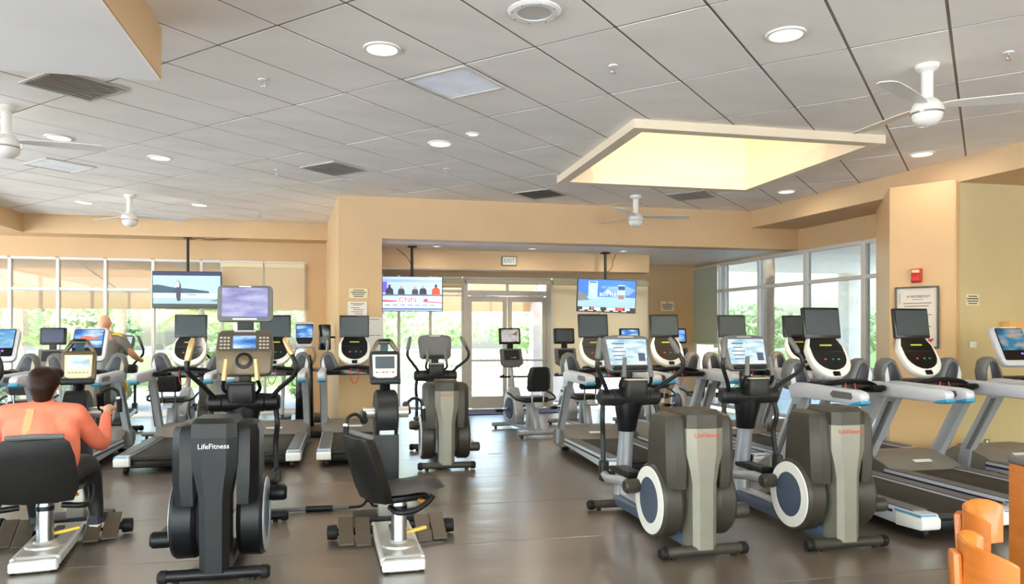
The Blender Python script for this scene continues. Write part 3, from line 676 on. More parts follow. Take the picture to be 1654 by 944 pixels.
# ================================================================ UPPER BODY ERGOMETERS (origin under the seat post)
def make_ergometer(label, swivel, loc, rz, scr, phase):
    t = thing('arm_ergometer', label, 'ergometer', loc, rz, 'arm ergometers')
    MB().box((0, .2, .075), (.24, .9, .035), bev=.006, seg=1).build('seat_rail', M_steel, t)
    for s in (-1, 1): MB().box((s * .125, .2, .06), (.03, .94, .06), bev=.008, seg=1).build('rail_edge', M_alu, t)
    MB().box((0, -.3, .045), (.27, .06, .07), bev=.01, seg=1).build('rail_end', M_alu, t)
    for s in (-1, 1): MB().lathe([(0, -.015), (.028, -.015), (.028, .015), (0, .015)], (s * .11, -.3, .028), 'x', 12).build('rail_wheel', M_rubber, t)
    MB().box((0, .24, .1), (.05, .5, .02)).build('rail_slot', M_dark, t)
    MB().lathe([(0, .092), (.12, .092), (.115, .105), (.07, .115), (.06, .13), (0, .13)], (0, 0, 0), 'z', 24).build('post_flange', M_steel, t)
    MB().cyl((0, 0, .1), (0, 0, .4), .052, n=20).build('seat_post', M_chrome, t)
    MB().cyl((0, 0, .33), (0, 0, .36), .055, n=20).build('post_band', M_black, t)
    MB().box((.11, .05, .17), (.17, .035, .022), rot=(0, R(-8), R(12)), bev=.008).build('slide_lever', M_yellow, t)
    # swivelling seat
    S = Matrix.Rotation(swivel, 4, 'Z')
    def seat(mb, name, m, par=t, ang=40):
        o = mb.build(name, m, par, ang=ang); o.data.transform(S); return o
    seat(MB().box((0, .02, .415), (.22, .3, .04), bev=.01), 'seat_pan', M_black)
    seat(MB().loft([[(x * w, y, z + dz * (1 - abs(x))) for x, dz in ((-1, 0), (-.8, .05), (-.4, .06), (.4, .06), (.8, .05), (1, 0), (.9, -.045), (-.9, -.045))] for y, w, z in ((-.2, .19, .47), (-.1, .235, .475), (.1, .235, .48), (.22, .21, .485), (.27, .15, .475))]), 'seat_cushion', M_vinyl, ang=60)
    bk = seat(MB().loft([[(-w, y - .03, z), (-w * .6, y - .065, z), (w * .6, y - .065, z), (w, y - .03, z), (w * .92, y + .03, z), (w * .5, y + .01, z), (-w * .5, y + .01, z), (-w * .92, y + .03, z)] for y, w, z in ((-.16, .2, .42), (-.19, .235, .5), (-.22, .235, .6), (-.255, .225, .72), (-.28, .2, .81), (-.285, .17, .835))]), 'backrest', M_vinyl, ang=45)
    seat(MB().tube([(-.16, -.27, .845), (0, -.285, .852), (.16, -.27, .845)], .018, 8), 'backrest_piping', M_grey, bk)
    for s in (-1, 1): seat(MB().tube(crv([(s * .12, -.12, .38), (s * .24, -.12, .37), (s * .265, -.02, .375), (s * .26, .07, .41), (s * .25, .12, .45)]), .019, 10), 'seat_handle', M_black)
    seat(MB().box((.13, .1, .4), (.1, .035, .02), bev=.008), 'swivel_lever', M_orange)
    # wheelchair ramps at both sides
    for s in (-1, 1):
        for k, (x, y) in enumerate(((.215, .42), (.33, .46))):
            MB().box((s * x, y, .085), (.105, .3, .018), rot=(R(26), 0, 0), bev=.005, seg=1).build('ramp_plate', M_plate, t)
        MB().lathe([(0, s * .39), (.05, s * .39), (.055, s * .41), (.05, s * .46), (0, s * .465)], (0, .55, .06), 'x', 16).build('ramp_roller', M_rubber, t)
    MB().cyl((-.4, .55, .06), (.4, .55, .06), .03, n=12).build('cross_axle', M_dark, t)
    # drive column
    MB().box((0, 1.05, .16), (.125, .12, .3), bev=.01).build('column_foot', M_steel, t)
    MB().box((0, 1.1, .025), (.5, .3, .05), bev=.015).build('column_base', M_dark, t)
    MB().prism([(.93, .28), (1.18, .28), (1.2, .7), (.93, .71)], -.095, .095, 'x', bev=.012).build('drive_box', M_dark, t)
    MB().box((0, .935, .775), (.12, .02, .15), bev=.006, seg=1).build('cover_plate', M_silver, t)
    MB().lathe([(0, -.09), (.17, -.09), (.19, -.075), (.19, .075), (.17, .09), (0, .09)], (0, 1.07, .86), 'x', 30).build('crank_drum', M_dark, t)
    MB().cyl((-.18, 1.05, .87), (.18, 1.05, .87), .045, n=18).build('crank_axle', M_steel, t)
    for s in (-1, 1):
        a = R(phase + (0 if s > 0 else 180)); ey, ez = 1.05 - .17 * math.cos(a), .87 + .17 * math.sin(a)
        MB().tube([(s * .175, 1.05, .87), (s * .18, (1.05 + ey) / 2, (.87 + ez) / 2), (s * .18, ey, ez)], [.03, .028, .03], 10).build('crank_arm', M_black, t)
        MB().tube(crv([(s * .18, ey, ez), (s * .24, ey, ez + .05), (s * .3, ey - .02, ez + .03), (s * .315, ey - .03, ez - .03)]), .013, 8).build('handle_bow', M_black, t)
        MB().tube([(s * .315, ey - .03, ez - .02), (s * .325, ey - .045, ez - .14)], [.021, .019], 10).build('hand_grip', M_rubber, t)
        MB().cyl((s * .317, ey - .031, ez - .018), (s * .319, ey - .034, ez - .036), .024, n=10).build('grip_collar', M_chrome, t)
    MB().tube([(0, 1.1, 1.02), (0, 1.16, 1.12), (0, 1.17, 1.22)], .045, 10).build('console_neck', M_black, t)
    tl = R(12)
    MB().box((0, 1.08, 1.12), (.24, .1, .05), bev=.012).build('console_shelf', M_black, t)
    c = plate(MB(), rrect(.245, .25, .03, 3, 0, .125), 1.1, 1.12, tl, 0, .06, .014).build('console', M_dark if scr is M_offscr else M_gold, t)
    for s in (-1, 1): plate(MB(), [(s * .12, .24), (s * .09, .24), (s * .035, .325), (s * .05, .345), (s * .065, .34)], 1.1, 1.12, tl, .0, .05, .006).build('console_handle', M_gold, c)
    plate(MB(), rrect(.11, .04, .015, 2, 0, .33), 1.1, 1.12, tl, .0, .05, .008).build('console_handle_top', M_blackg, c)
    plate(MB(), rrect(.06, .08, .012, 2, 0, .28), 1.1, 1.12, tl, .02, .05).build('console_window', mat('smoke_window', (40, 66, 72), .2), c)
    plate(MB(), [(-.095, .04), (-.06, .025), (.06, .025), (.095, .04), (.1, .215), (-.1, .215)], 1.1, 1.12, tl, -.008, .003, .003).build('console_face', M_white if scr is M_offscr else M_cream, c)
    plate(MB(), rrect(.155, .1, .006, 2, 0, .15), 1.1, 1.12, tl, -.011, -.006).build('screen', scr, c)
    for k in range(6): plate(MB(), rrect(.02, .012, .004, 1, -.065 + k * .026, .07), 1.1, 1.12, tl, -.011, -.006).build('console_key', (M_ledg, M_yellow, M_red)[k % 3] if scr is M_offscr else M_tan, c)
    return t

# ================================================================ RECUMBENT BIKES (origin under the rear foot bar)
def make_bike(label, loc, rz, scr, upper=True):
    t = thing('recumbent_bike', label, 'exercise bike', loc, rz, 'recumbent bikes')
    for y, w in ((0, .34), (1.2, .3)):
        b = MB().cyl((-w, y, .06), (w, y, .06), .033, n=12).build('foot_bar', M_silver, t)
        for s in (-1, 1): MB().lathe([(0, 0), (.022, 0), (.022, .02), (.01, .03), (0, .03)], (s * (w - .06), y, 0), 'z', 10).build('levelling_foot', M_rubber, b)
    MB().prism([(0, .05), (1.2, .05), (1.2, .12), (.6, .1), (0, .12)], -.045, .045, 'x', bev=.012).build('base_beam', M_silver, t)
    MB().prism([(.06, .1), (.2, .1), (.3, .46), (.18, .46)], -.05, .05, 'x', bev=.012).build('seat_post', M_silver, t)
    MB().prism([(.34, .1), (.44, .1), (.42, .46), (.32, .46)], -.045, .045, 'x', bev=.012).build('seat_strut', M_silver, t)
    MB().prism([(.0, .43), (.55, .43), (.6, .5), (.02, .5)], -.07, .07, 'x', bev=.012).build('seat_rail', M_silver, t)
    MB().box((0, .3, .53), (.4, .4, .08), bev=.03, seg=3).build('seat_cushion', M_vinyl, t)
    MB().loft([[(-w, y, z), (-w * .7, y - .05, z), (w * .7, y - .05, z), (w, y, z), (w * .8, y + .035, z), (-w * .8, y + .035, z)] for y, w, z in ((.06, .15, .66), (.045, .185, .7), (.02, .18, .9), (.0, .155, 1.0), (.0, .12, 1.02))]).build('backrest', M_dark, t, ang=40)
    for s in (-1, 1):
        MB().tube([(s * .09, .08, .5), (s * .09, .05, .7)], .014, 8).build('backrest_stay', M_chrome, t)
        MB().tube(crv([(s * .12, .1, .52), (s * .3, .12, .54), (s * .33, .3, .6), (s * .33, .44, .62)]), .016, 8).build('seat_handle', M_dark, t)
    h = MB().prism([(.78, .1), (1.25, .1), (1.32, .2), (1.26, .5), (1.1, .66), (.98, .66), (.86, .5), (.74, .25)], -.08, .08, 'x', bev=.03, seg=3).build('drive_housing', M_silver, t)
    for s in (-1, 1): MB().lathe([(0, s * .078), (.17, s * .078), (.165, s * .095), (0, s * .1)], (0, 1.02, .33), 'x', 24).build('housing_disc', M_navy, h)
    for s in (-1, 1):
        MB().tube([(s * .1, 1.02, .33), (s * .13, 1.02 - s * .15, .33 + s * .05)], [.02, .017], 8).build('crank_arm', M_chrome, t)
        MB().box((s * .19, 1.02 - s * .16, .335 + s * .055), (.1, .11, .045), bev=.01).build('pedal', M_rubber, t)
    MB().tube([(0, 1.08, .6), (0, 1.14, .85), (0, 1.16, 1.05)], [.045, .04, .035], 10).build('console_mast', M_silver, t)
    for s in (-1, 1): MB().tube(crv([(0, 1.12, .82), (s * .2, 1.05, .82), (s * .27, .9, .84), (s * .26, .8, .86)]), .015, 8).build('handlebar', M_dark, t)
    c = plate(MB(), [(-.19, .05), (-.12, 0), (.12, 0), (.19, .05), (.185, .3), (-.185, .3)], 1.06, .98, R(16), 0, .06, .014).build('console', M_grey, t)
    plate(MB(), rrect(.26, .16, .01, 2, 0, .19), 1.06, .98, R(16), -.006, .003).build('console_face', M_dark, c)
    for k, m in enumerate((M_ledg, M_ledr, M_ledy)): plate(MB(), rrect(.025, .018, .003, 1, -.01 + k * .03, .15), 1.06, .98, R(16), -.009, -.004).build('console_led', m, c)
    if upper:
        MB().box((0, 1.19, 1.31), (.1, .03, .12), bev=.006, seg=1).build('monitor_post', M_black, t)
        tv = plate(MB(), rrect(.36, .26, .02, 3, 0, .13), 1.17, 1.34, R(6), 0, .05, .012).build('monitor', M_dark, t)
        plate(MB(), rrect(.3, .2, .006, 2, 0, .135), 1.17, 1.34, R(6), -.005, .003).build('screen', scr, tv)
    return t
# ---------------------------------------------------------------- place the treadmills
tm = make_treadmill('television topped treadmill nearest the right front, deck end beside the wooden chairs', 'tv', (4.44, 4.6, 0))
index_kids()
for loc, lb in (((5.46, 4.62, 0), 'television topped treadmill in front of the framed poster'),
                ((3.05, 7.3, 0), 'middle row treadmill on the aisle, below the blue advert television'),
                ((4.02, 7.3, 0), 'middle row treadmill second from the aisle, red cord on its crossbar'),
                ((5.0, 7.32, 0), 'middle row treadmill third from the aisle, before the right windows'),
                ((5.96, 7.32, 0), 'middle row treadmill closest to the right windows'),
                ((-2.0, 8.6, 0), 'left row treadmill with tilted console below the beach television'),
                ((-.95, 8.62, 0), 'left row treadmill mostly hidden behind the black elliptical'),
                ((.08, 8.62, 0), 'left row treadmill in front of the tan pillar, loop of red cord')):
    copy_tree(tm, loc, label=lb)
make_treadmill('treadmill with large lit screen between the two exercisers', 'lcd', (-3.12, 8.35, 0))
make_treadmill('treadmill with grey wings at the left edge of the photo', 'lcd', (-4.12, 8.4, 0), scr=screen_mat('lcd_sky', (90, 150, 200), (120, 180, 220), (200, 220, 230), 5, .7))
make_treadmill('treadmill with teal screen at the right edge against the olive wall', 'lcd', (6.76, 4.75, 0), scr=S_teal)
# ---------------------------------------------------------------- ellipticals
el = make_elliptical('grey elliptical on the aisle, nearest right front, pale screen', 'lcd', (2.33, 4.54, 0), R(1))
index_kids()
copy_tree(el, (3.39, 4.5, 0), R(0), 'grey elliptical between the aisle elliptical and the first treadmill')
copy_tree(el, (-2.79, 4.9, 0), R(4), 'grey elliptical at the left photo edge beside the seated woman')
copy_tree(el, (-3.42, 10.98, 0), R(0), 'elliptical ridden by the bald man near the left windows')
copy_tree(el, (-1.85, 11.3, 0), R(0), 'far elliptical near the windows behind the black elliptical')
make_elliptical('black elliptical with bronze console and raised violet monitor, front left', 'bronze', (-.79, 4.72, 0), R(0), phase=30)
make_elliptical('grey elliptical with blank screen beside the entrance aisle', 'blank', (1.06, 8.12, 0), R(-1), phase=215)
# ---------------------------------------------------------------- arm ergometers
make_ergometer('empty arm ergometer with swivelled black seat in the centre aisle', R(-70), (.33, 5.02, 0), R(2), M_offscr, 165)
make_ergometer('arm ergometer used by the woman in the coral top', R(0), (-1.97, 5.5, 0), R(8), S_lcd, 60)
# ---------------------------------------------------------------- recumbent bikes
S_dim = screen_mat('lcd_show', (150, 160, 170), (200, 190, 180), (90, 70, 66), 7, .7)
make_bike('recumbent bike with small picture screen in front of the entrance doors', (2.72, 10.5, 0), R(9), S_dim)
make_bike('recumbent bike with dark screen behind the aisle treadmill', (3.6, 10.75, 0), R(4), M_offscr)
make_bike('recumbent bike with blue screen below the blue advert television', (4.72, 10.75, 0), R(2), S_blue)
make_bike('recumbent bike with sandy desert picture near the corner notice', (5.58, 10.75, 0), R(2), screen_mat('lcd_desert', (50, 110, 200), (130, 180, 225), (214, 176, 110), 4, .75))
make_bike('recumbent bike with navy screen by the left windows', (-4.4, 11.4, 0), R(0), mat('navy_screen', (28, 44, 84), .2))
make_bike('recumbent bike by the left windows behind the tilted console treadmill', (-2.55, 11.55, 0), R(-3), M_offscr)
# ---------------------------------------------------------------- arc trainer tower beside the pillar
def make_amt():
    t = thing('arc_trainer', 'tall dark arc trainer with small lit screen left of the pillar', 'arc trainer', (-.66, 11.75, 0))
    MB().prism([(-.14, .05), (.14, .05), (.12, 1.05), (.09, 1.18), (-.09, 1.18), (-.12, 1.05)], .1, .3, 'y', bev=.02).build('tower', M_blackg, t)
    MB().prism([(-.35, 0), (.35, 0), (.3, .08), (-.3, .08)], -.6, .4, 'y', bev=.02).build('base', M_dark, t)
    for s in (-1, 1):
        MB().tube(crv([(s * .1, .2, 1.0), (s * .16, .15, 1.16), (s * .12, .12, 1.3)]), .018, 8).build('console_stay', M_silver, t)
        MB().tube([(s * .3, .1, .95), (s * .3, -.1, .6), (s * .3, -.3, .3)], .028, 10).build('leg_link', M_silver, t)
        MB().tube(crv([(s * .3, .1, .95), (s * .33, -.02, 1.15), (s * .36, -.1, 1.4)]), [.022] * 13, 8).build('handlebar', M_silver, t)
        MB().box((s * .24, -.42, .26), (.15, .36, .06), rot=(R(6), 0, 0), bev=.015).build('foot_pedal', M_dark, t)
        MB().tube([(s * .12, .2, .95), (s * .3, .1, .95)], .03, 10).build('side_axle', M_silver, t)
    MB().prism([(-.085, .98), (.085, .98), (.085, 1.1), (-.085, 1.1)], .08, .1, 'y', bev=.008).build('phone_tray', M_black, t)
    c = plate(MB(), [(-.14, .1), (-.11, 0), (.11, 0), (.14, .1), (.155, .36), (.13, .4), (-.13, .4), (-.155, .36)], .08, 1.3, R(12), 0, .05, .014).build('console', M_lilac, t)
    plate(MB(), [(-.12, .1), (-.09, .05), (.09, .05), (.12, .1), (.13, .36), (-.13, .36)], .08, 1.3, R(12), -.006, .003).build('console_face', M_blackg, c)
    plate(MB(), rrect(.235, .19, .006, 2, 0, .245), .08, 1.3, R(12), -.01, -.004).build('screen', S_blue, c)
    return t
make_amt()
# ================================================================ CEILING FIXTURES
def downlight(x, y, label, r=.12, z=CZ, power=9, lit=True):
    t = thing('downlight', label, 'downlight', (x, y, z - .004), 0, 'recessed ceiling downlights')
    MB().lathe([(r - .012, -.001), (r - .01, -.014), (r + .008, -.012), (r + .014, .0), (r - .012, .0)], n=28).build('trim_ring', M_fan, t)
    MB().lathe([(0, -.004), (r - .01, -.004), (r - .01, -.001), (0, -.001)], n=28).build('lens', M_lens if lit else M_fan, t)
    if lit:
        d = bpy.data.lights.new('lamp', 'AREA'); d.shape = 'DISK'; d.size = r * 1.6; d.energy = power; d.color = (1, .92, .8)
        l = bpy.data.objects.new('lamp', d); COL.objects.link(l); l.parent = t; l.location = (0, 0, -.03)
DL = ((.235, 5.4, 'large downlight left of the glossy lay-in panel'), (2.91, 4.55, 'large downlight nearest the right ceiling fan'),
      (-2.94, 8.56, 'downlight beside the left edge ceiling fan blade'), (-2.13, 9.29, 'downlight halfway to the far left ceiling fan'),
      (.96, 7.95, 'downlight beyond the glossy lay-in panel'), (6.35, 7.24, 'downlight shining on the right beam'),
      (6.13, 9.57, 'downlight between the skylight and right beam'), (-2.3, 12.55, 'downlight right of the far left ceiling fan'),
      (-4.0, 12.7, 'downlight left of the far left ceiling fan'), (3.2, 1.2, 'downlight over the floor behind the camera'),
      (.4, 1.6, 'downlight overhead just behind the camera'))
for x, y, lb in DL: downlight(x, y, lb, power=4 if x > 6 else 9)
downlight(1.24, 7.5, 'tiny pinhole downlight beyond the glossy lay-in panel', .06, power=6)
for x in (1.4, 3.0, 4.6): downlight(x, 12.05, 'alcove downlight over the %s' % {1.4: 'sidelights', 3.0: 'entrance doors', 4.6: 'drawn shades'}[x], .07, 2.935, 5)
# round speaker
sp_ = thing('ceiling_speaker', 'round white ceiling speaker with perforated grille', 'speaker', (1.15, 4.57, CZ - .003))
MB().lathe([(.11, 0), (.11, -.018), (.15, -.02), (.168, -.008), (.17, 0)], n=32).build('bezel', M_white, sp_)
MB().lathe([(0, -.012), (.11, -.012), (.11, -.002), (0, -.002)], n=32).build('grille', M_vent, sp_)
for k in range(8): MB().lathe([(0, -.024), (.006, -.023), (.006, -.018), (0, -.018)], (.145 * math.cos(k * .785), .145 * math.sin(k * .785), 0), n=8).build('screw', M_chrome, sp_)
# sprinklers
for x, y, lb in ((-.67, 6.27, 'sprinkler head near the boxed soffit corner'), (1.97, 5.37, 'sprinkler head between the speaker and skylight'), (1.18, 9.16, 'sprinkler head before the deep beam'),
                 (4.68, 4.5, 'sprinkler head right of the right ceiling fan'), (-.87, 9.68, 'sprinkler head left of the dull grey vent'), (5.48, 9.35, 'sprinkler head beyond the skylight'), (-1.48, 13.3, 'sprinkler head near the left bulkhead')):
    t = thing('sprinkler', lb, 'sprinkler', (x, y, CZ - .003), 0, 'ceiling sprinkler heads')
    MB().lathe([(0, 0), (.035, 0), (.032, -.008), (.014, -.012), (0, -.012)], n=16).build('escutcheon', M_fan, t)
    MB().cyl((0, 0, -.012), (0, 0, -.03), .008, n=8).tube([(-.012, 0, -.025), (-.016, 0, -.04), (0, 0, -.055)], .003, 6).tube([(.012, 0, -.025), (.016, 0, -.04), (0, 0, -.055)], .003, 6).build('frame', M_chrome, t)
    MB().lathe([(0, -.054), (.02, -.056), (.02, -.059), (0, -.058)], n=12).build('deflector', M_chrome, t)
    MB().cyl((0, 0, -.028), (0, 0, -.05), .003, n=6).build('bulb', M_redcord, t)
# vents and lay-in panels at 45 degrees
def vent(x, y, lb, m, slat=True, w=.59, h=.59):
    t = thing('ceiling_vent', lb, 'vent', (x, y, CZ - .006), R(45), 'lay-in ceiling panels')
    for sx, sy, a, b in ((0, 1, w, .03), (0, -1, w, .03), (1, 0, .03, h - .06), (-1, 0, .03, h - .06)):
        MB().box((sx * (w / 2 - .015), sy * (h / 2 - .015), -.004), (a, b, .012), bev=.002, seg=1).build('frame', M_tbar if m is not M_vent else M_vent, t)
    MB().box((0, 0, .0), (w - .06, h - .06, .006)).build('panel', m, t)
    if slat:
        sm = MB().box((0, 0, 0), (w - .07, .03, .003), rot=(R(35), 0, 0)).mesh('slat', m)
        for k in range(10):
            o = bpy.data.objects.new('slat', sm); COL.objects.link(o); o.parent = t; o.location = (0, -(h - .1) / 2 + k * (h - .1) / 9, -.008)
M_lay = mat('glossy_panel', (238, 238, 246), .25, var=.1, scale=4)
vent(.86, 6.02, 'bright glossy lay-in panel near the ceiling centre', M_lay, False)
vent(-2.2, 6.75, 'grey slatted vent behind the boxed soffit corner', M_vent)
vent(-.17, 9.45, 'dull grey slatted vent in the ceiling middle', M_vent)
vent(2.74, 10.5, 'dark grey slatted vent just before the deep beam', mat('vent_dark', (150, 146, 138), .6))
vent(4.93, 10.15, 'grey slatted vent between skylight and far fan', M_vent)
vent(-3.42, 9.99, 'pale glossy lay-in panel left of the ceiling middle', M_lay, False)
# ceiling fans, at rest
def fan(x, y, lb, a0):
    t = thing('ceiling_fan', lb, 'ceiling fan', (x, y, CZ - .004), R(a0), 'white ceiling fans')
    MB().lathe([(0, 0), (.085, 0), (.08, -.03), (.05, -.05), (.042, -.055), (0, -.055)], n=24).build('canopy', M_fan, t)
    MB().cyl((0, 0, -.05), (0, 0, -.27), .042, n=18).build('downrod', M_fan, t)
    MB().lathe([(0, -.25), (.06, -.26), (.1, -.3), (.115, -.345), (.115, -.36), (.0, -.36)], n=28).build('motor_housing', M_fan, t)
    MB().lathe([(.112, -.358), (.118, -.362), (.118, -.372), (.112, -.376)], n=28).build('chrome_band', M_chrome, t)
    MB().lathe([(0, -.374), (.11, -.374), (.1, -.42), (.065, -.455), (0, -.47)], n=28).build('glass_globe', mat('fan_globe', (236, 232, 222), .1), t)
    for k in range(3):
        b = MB().loft([[(r_, -w, -.31 + w * .15), (r_, -w, -.304 + w * .15), (r_, w, -.304 - w * .15), (r_, w, -.31 - w * .15)] for r_, w in ((.1, .035), (.2, .06), (.55, .08), (.76, .074), (.8, .04))]).build('blade', M_fan, t)
        b.rotation_euler = (0, 0, k * 2 * math.pi / 3)
fan(-3.0, 7.5, 'ceiling fan at the left photo edge below the boxed soffit', 10)
fan(-3.14, 11.9, 'small far left ceiling fan above the beach television side', 20)
fan(4.15, 10.35, 'far ceiling fan beyond the skylight', -8)
fan(4.3, 4.85, 'ceiling fan at the upper right with blades to the photo edge', -30)

# ================================================================ HANGING TELEVISIONS
def hung_tv(lb, x, y, z, w, h, ztop, yaw, roll, cable):
    t = thing('hanging_television', lb, 'television', (x, y, z), 0, 'televisions hung from the soffits')
    H = bpy.data.objects.new('panel', None)
    b = MB().box((0, 0, 0), (w, .05, h), bev=.006, seg=1).build('panel', M_tvframe, t); b.rotation_euler = (0, roll, yaw)
    MB().cyl((0, .06, h * .1), (0, .06, ztop - z - .01), .024, n=12).build('drop_pole', M_dark, t)
    MB().box((0, .06, ztop - z - .012), (.14, .14, .02), bev=.004, seg=1).build('ceiling_plate', M_dark, t)
    MB().box((0, .05, 0), (.3, .06, .2), bev=.01, seg=1).build('wall_bracket', M_dark, t)
    MB().tube(crv(cable), .006, 6).build('cable', M_black, t)
    return t, b
def em(name, rgb, k=.9): return mat(name, rgb, .3, emit=k * .5)
# beach
t, b = hung_tv('hanging television showing a dancer on a beach', -2.81, 14.22, 2.29, 1.17, .66, 3.24, R(-4), 0, [(.03, .06, .9), (.2, .06, .94), (.34, .06, .91), (.6, .06, .93), (.75, .06, .945)])
Y = -.0255; W, HH = 1.14, .63
rc = lambda x0, z0, x1, z1: [(x0, z0), (x1, z0), (x1, z1), (x0, z1)]
flat('screen_sky', rc(-.57, -.06, .57, .25), em('tv_sky', (150, 212, 244)), b, Y)
flat('screen_sea', rc(-.57, -.15, .57, -.06), em('tv_sea', (176, 212, 238)), b, Y)
flat('screen_sand', rc(-.57, -.25, .57, -.15), em('tv_sand', (140, 168, 180), .7), b, Y)
flat('screen_band', rc(-.57, .25, .57, .315), em('tv_navy', (30, 40, 84), .3), b, Y)
flat('screen_band', rc(-.57, -.315, .57, -.25), em('tv_deep', (20, 50, 54), .3), b, Y)
flat('screen_headland', [(-.57, -.06), (.39, -.06), (.37, -.02), (.2, .0), (0, .025), (-.15, .03), (-.3, .055), (-.42, .08), (-.5, .09), (-.57, .08)], em('tv_hill', (26, 66, 88), .5), b, Y - .003)
flat('screen_dancer', [(-.16, -.2), (-.11, -.2), (-.1, -.1), (-.1, -.02), (-.02, -.06), (-.09, .0), (-.1, .1), (-.15, .18), (-.2, .1), (-.23, .05), (-.17, .06), (-.18, .0), (-.26, -.03), (-.18, -.06), (-.18, -.12)], em('tv_dancer', (30, 44, 70), .4), b, Y - .005)
flat('screen_cloth', [(-.22, .06), (-.15, .165), (-.12, .1), (-.13, .04), (-.18, .05)], em('tv_cloth', (196, 182, 186), .6), b, Y - .007)
flat('screen_boat', [(-.04, -.1), (.17, -.1), (.18, -.085), (.05, -.08)], em('tv_boat', (110, 130, 146), .5), b, Y - .003)
flat('screen_grass', [(.38, -.2), (.57, -.2), (.57, -.165), (.48, -.175)], em('tv_grass', (60, 120, 84), .5), b, Y - .003)
# news panel
t, b = hung_tv('hanging television showing a news panel', 1.02, 12.2, 2.155, .99, .575, 2.94, R(-2), 0, [(-.02, .06, .5), (-.1, .06, .62), (-.25, .06, .74)])
flat('screen_studio', rc(-.48, -.01, .48, .275), em('tv_studio', (176, 206, 248)), b, Y)
flat('screen_banner', rc(-.48, .19, .48, .235), em('tv_banner', (150, 178, 240)), b, Y - .002)
flat('screen_desk', rc(-.48, -.275, .48, -.01), em('tv_desk', (190, 214, 246)), b, Y)
flat('screen_violet', rc(-.48, .02, -.41, .19), em('tv_violet', (104, 92, 240)), b, Y - .003)
dk = em('tv_suit', (22, 34, 66), .4); fc = em('tv_face', (206, 160, 156), .6)
for x, m, s in ((-.37, dk, 1.15), (-.18, dk, 1), (.04, em('tv_brown', (60, 44, 66), .4), .95), (.17, dk, 1.1), (.38, em('tv_orange', (244, 76, 36), .9), 1.25)):
    flat('screen_panelist', [(x - .055 * s, -.01), (x + .055 * s, -.01), (x + .05 * s, .06 * s), (x + .02, .09 * s), (x - .02, .09 * s), (x - .05 * s, .06 * s)], m, b, Y - .004)
    flat('screen_head', [(x + .02 * math.cos(a * .785), .105 * s + .03 * math.sin(a * .785)) for a in range(8)], fc if x not in (.38, -.37) else dk, b, Y - .006)
flat('screen_table', rc(-.48, -.03, .48, -.012), em('tv_table', (70, 84, 130), .5), b, Y - .004)
flat('screen_sign', [(-.26, -.16), (.1, -.16), (.13, -.04), (-.25, -.04)], em('tv_sign', (214, 232, 250)), b, Y - .005)
lettering('CNN', .115, em('tv_red', (222, 70, 110), .8), b, (-.08, Y - .0075, -.102), name='screen_lettering', sx=1.1)
flat('screen_stripe', [(-.48, -.13), (-.25, -.13), (-.25, -.11), (-.48, -.1)], em('tv_red', (222, 70, 110)), b, Y - .004)
flat('screen_stripe', [(.17, -.13), (.48, -.15), (.48, -.135), (.25, -.12), (.24, -.08), (.19, -.08)], em('tv_red', (222, 70, 110)), b, Y - .004)
flat('screen_ticker', rc(-.48, -.215, .46, -.155), em('tv_ticker', (226, 238, 252)), b, Y - .006)
for k in range(7): flat('screen_ticker_text', rc(-.44 + k * .12, -.195, -.36 + k * .12, -.175), em('tv_ttxt', (130, 160, 196), .5), b, Y - .008)
flat('screen_footer', rc(-.48, -.26, .48, -.235), em('tv_footer', (90, 120, 190), .6), b, Y - .004)
# advert
t, b = hung_tv('hanging television showing a blue bottle advert', 4.43, 12.42, 2.17, 1.06, .58, 2.94, R(-6), R(2.0), [(.03, .06, .42), (.12, .06, .5), (.14, .06, .62), (.2, .06, .74)])
flat('screen_sky', rc(-.515, -.02, .515, .28), em('tv_adsky', (52, 110, 200), .9), b, Y)
flat('screen_glow', [(-.1, .02), (.4, .02), (.515, .12), (.3, .2), (0, .14)], em('tv_adglow', (110, 150, 214), .9), b, Y - .002)
flat('screen_ground', rc(-.515, -.2, .515, -.02), em('tv_adland', (150, 190, 214), .8), b, Y)
flat('screen_hill', [(-.515, -.1), (-.3, -.08), (-.42, .03), (-.515, .06)], em('tv_adhill', (120, 130, 130), .6), b, Y - .003)
flat('screen_phone', rc(-.33, -.06, -.17, .25), em('tv_phone', (168, 226, 240), .9), b, Y - .004)
flat('screen_phone_bar', rc(-.31, .22, -.19, .24), em('tv_phbar', (30, 50, 80), .4), b, Y - .006)
lettering('GET YOUR', .05, em('tv_adtxt', (150, 190, 236), .9), b, (.02, Y - .006, .15), name='screen_lettering')
lettering('BOTTLE', .085, em('tv_white', (240, 246, 250), .9), b, (.02, Y - .006, .02), name='screen_lettering')
flat('screen_peak', [(-.03, .065), (.07, .065), (.02, .11)], em('tv_white', (240, 246, 250)), b, Y - .006)
flat('screen_bottle', [(.19, -.08), (.31, -.08), (.33, -.02), (.32, .2), (.2, .2), (.18, -.02)], em('tv_bottle', (160, 190, 220), .8), b, Y - .004)
flat('screen_bottle_label', rc(.2, .11, .32, .18), em('tv_blabel', (40, 60, 110), .5), b, Y - .006)
flat('screen_bottle_label', rc(.2, -.05, .31, .02), em('tv_blabel2', (150, 120, 130), .6), b, Y - .006)
flat('screen_ticker', rc(-.515, -.28, .515, -.2), em('tv_adtick', (34, 38, 48), .3), b, Y - .002)
for x0, x1, m in ((-.43, -.31, 'w'), (-.28, -.23, 'r'), (-.22, -.11, 'w'), (.0, .16, 'w'), (.18, .3, 'r'), (.33, .42, 'w')): flat('screen_ticker_box', rc(x0, -.25, x1, -.205), em('tv_tick_' + m, (226, 230, 232) if m == 'w' else (216, 76, 70), .8), b, Y - .005)
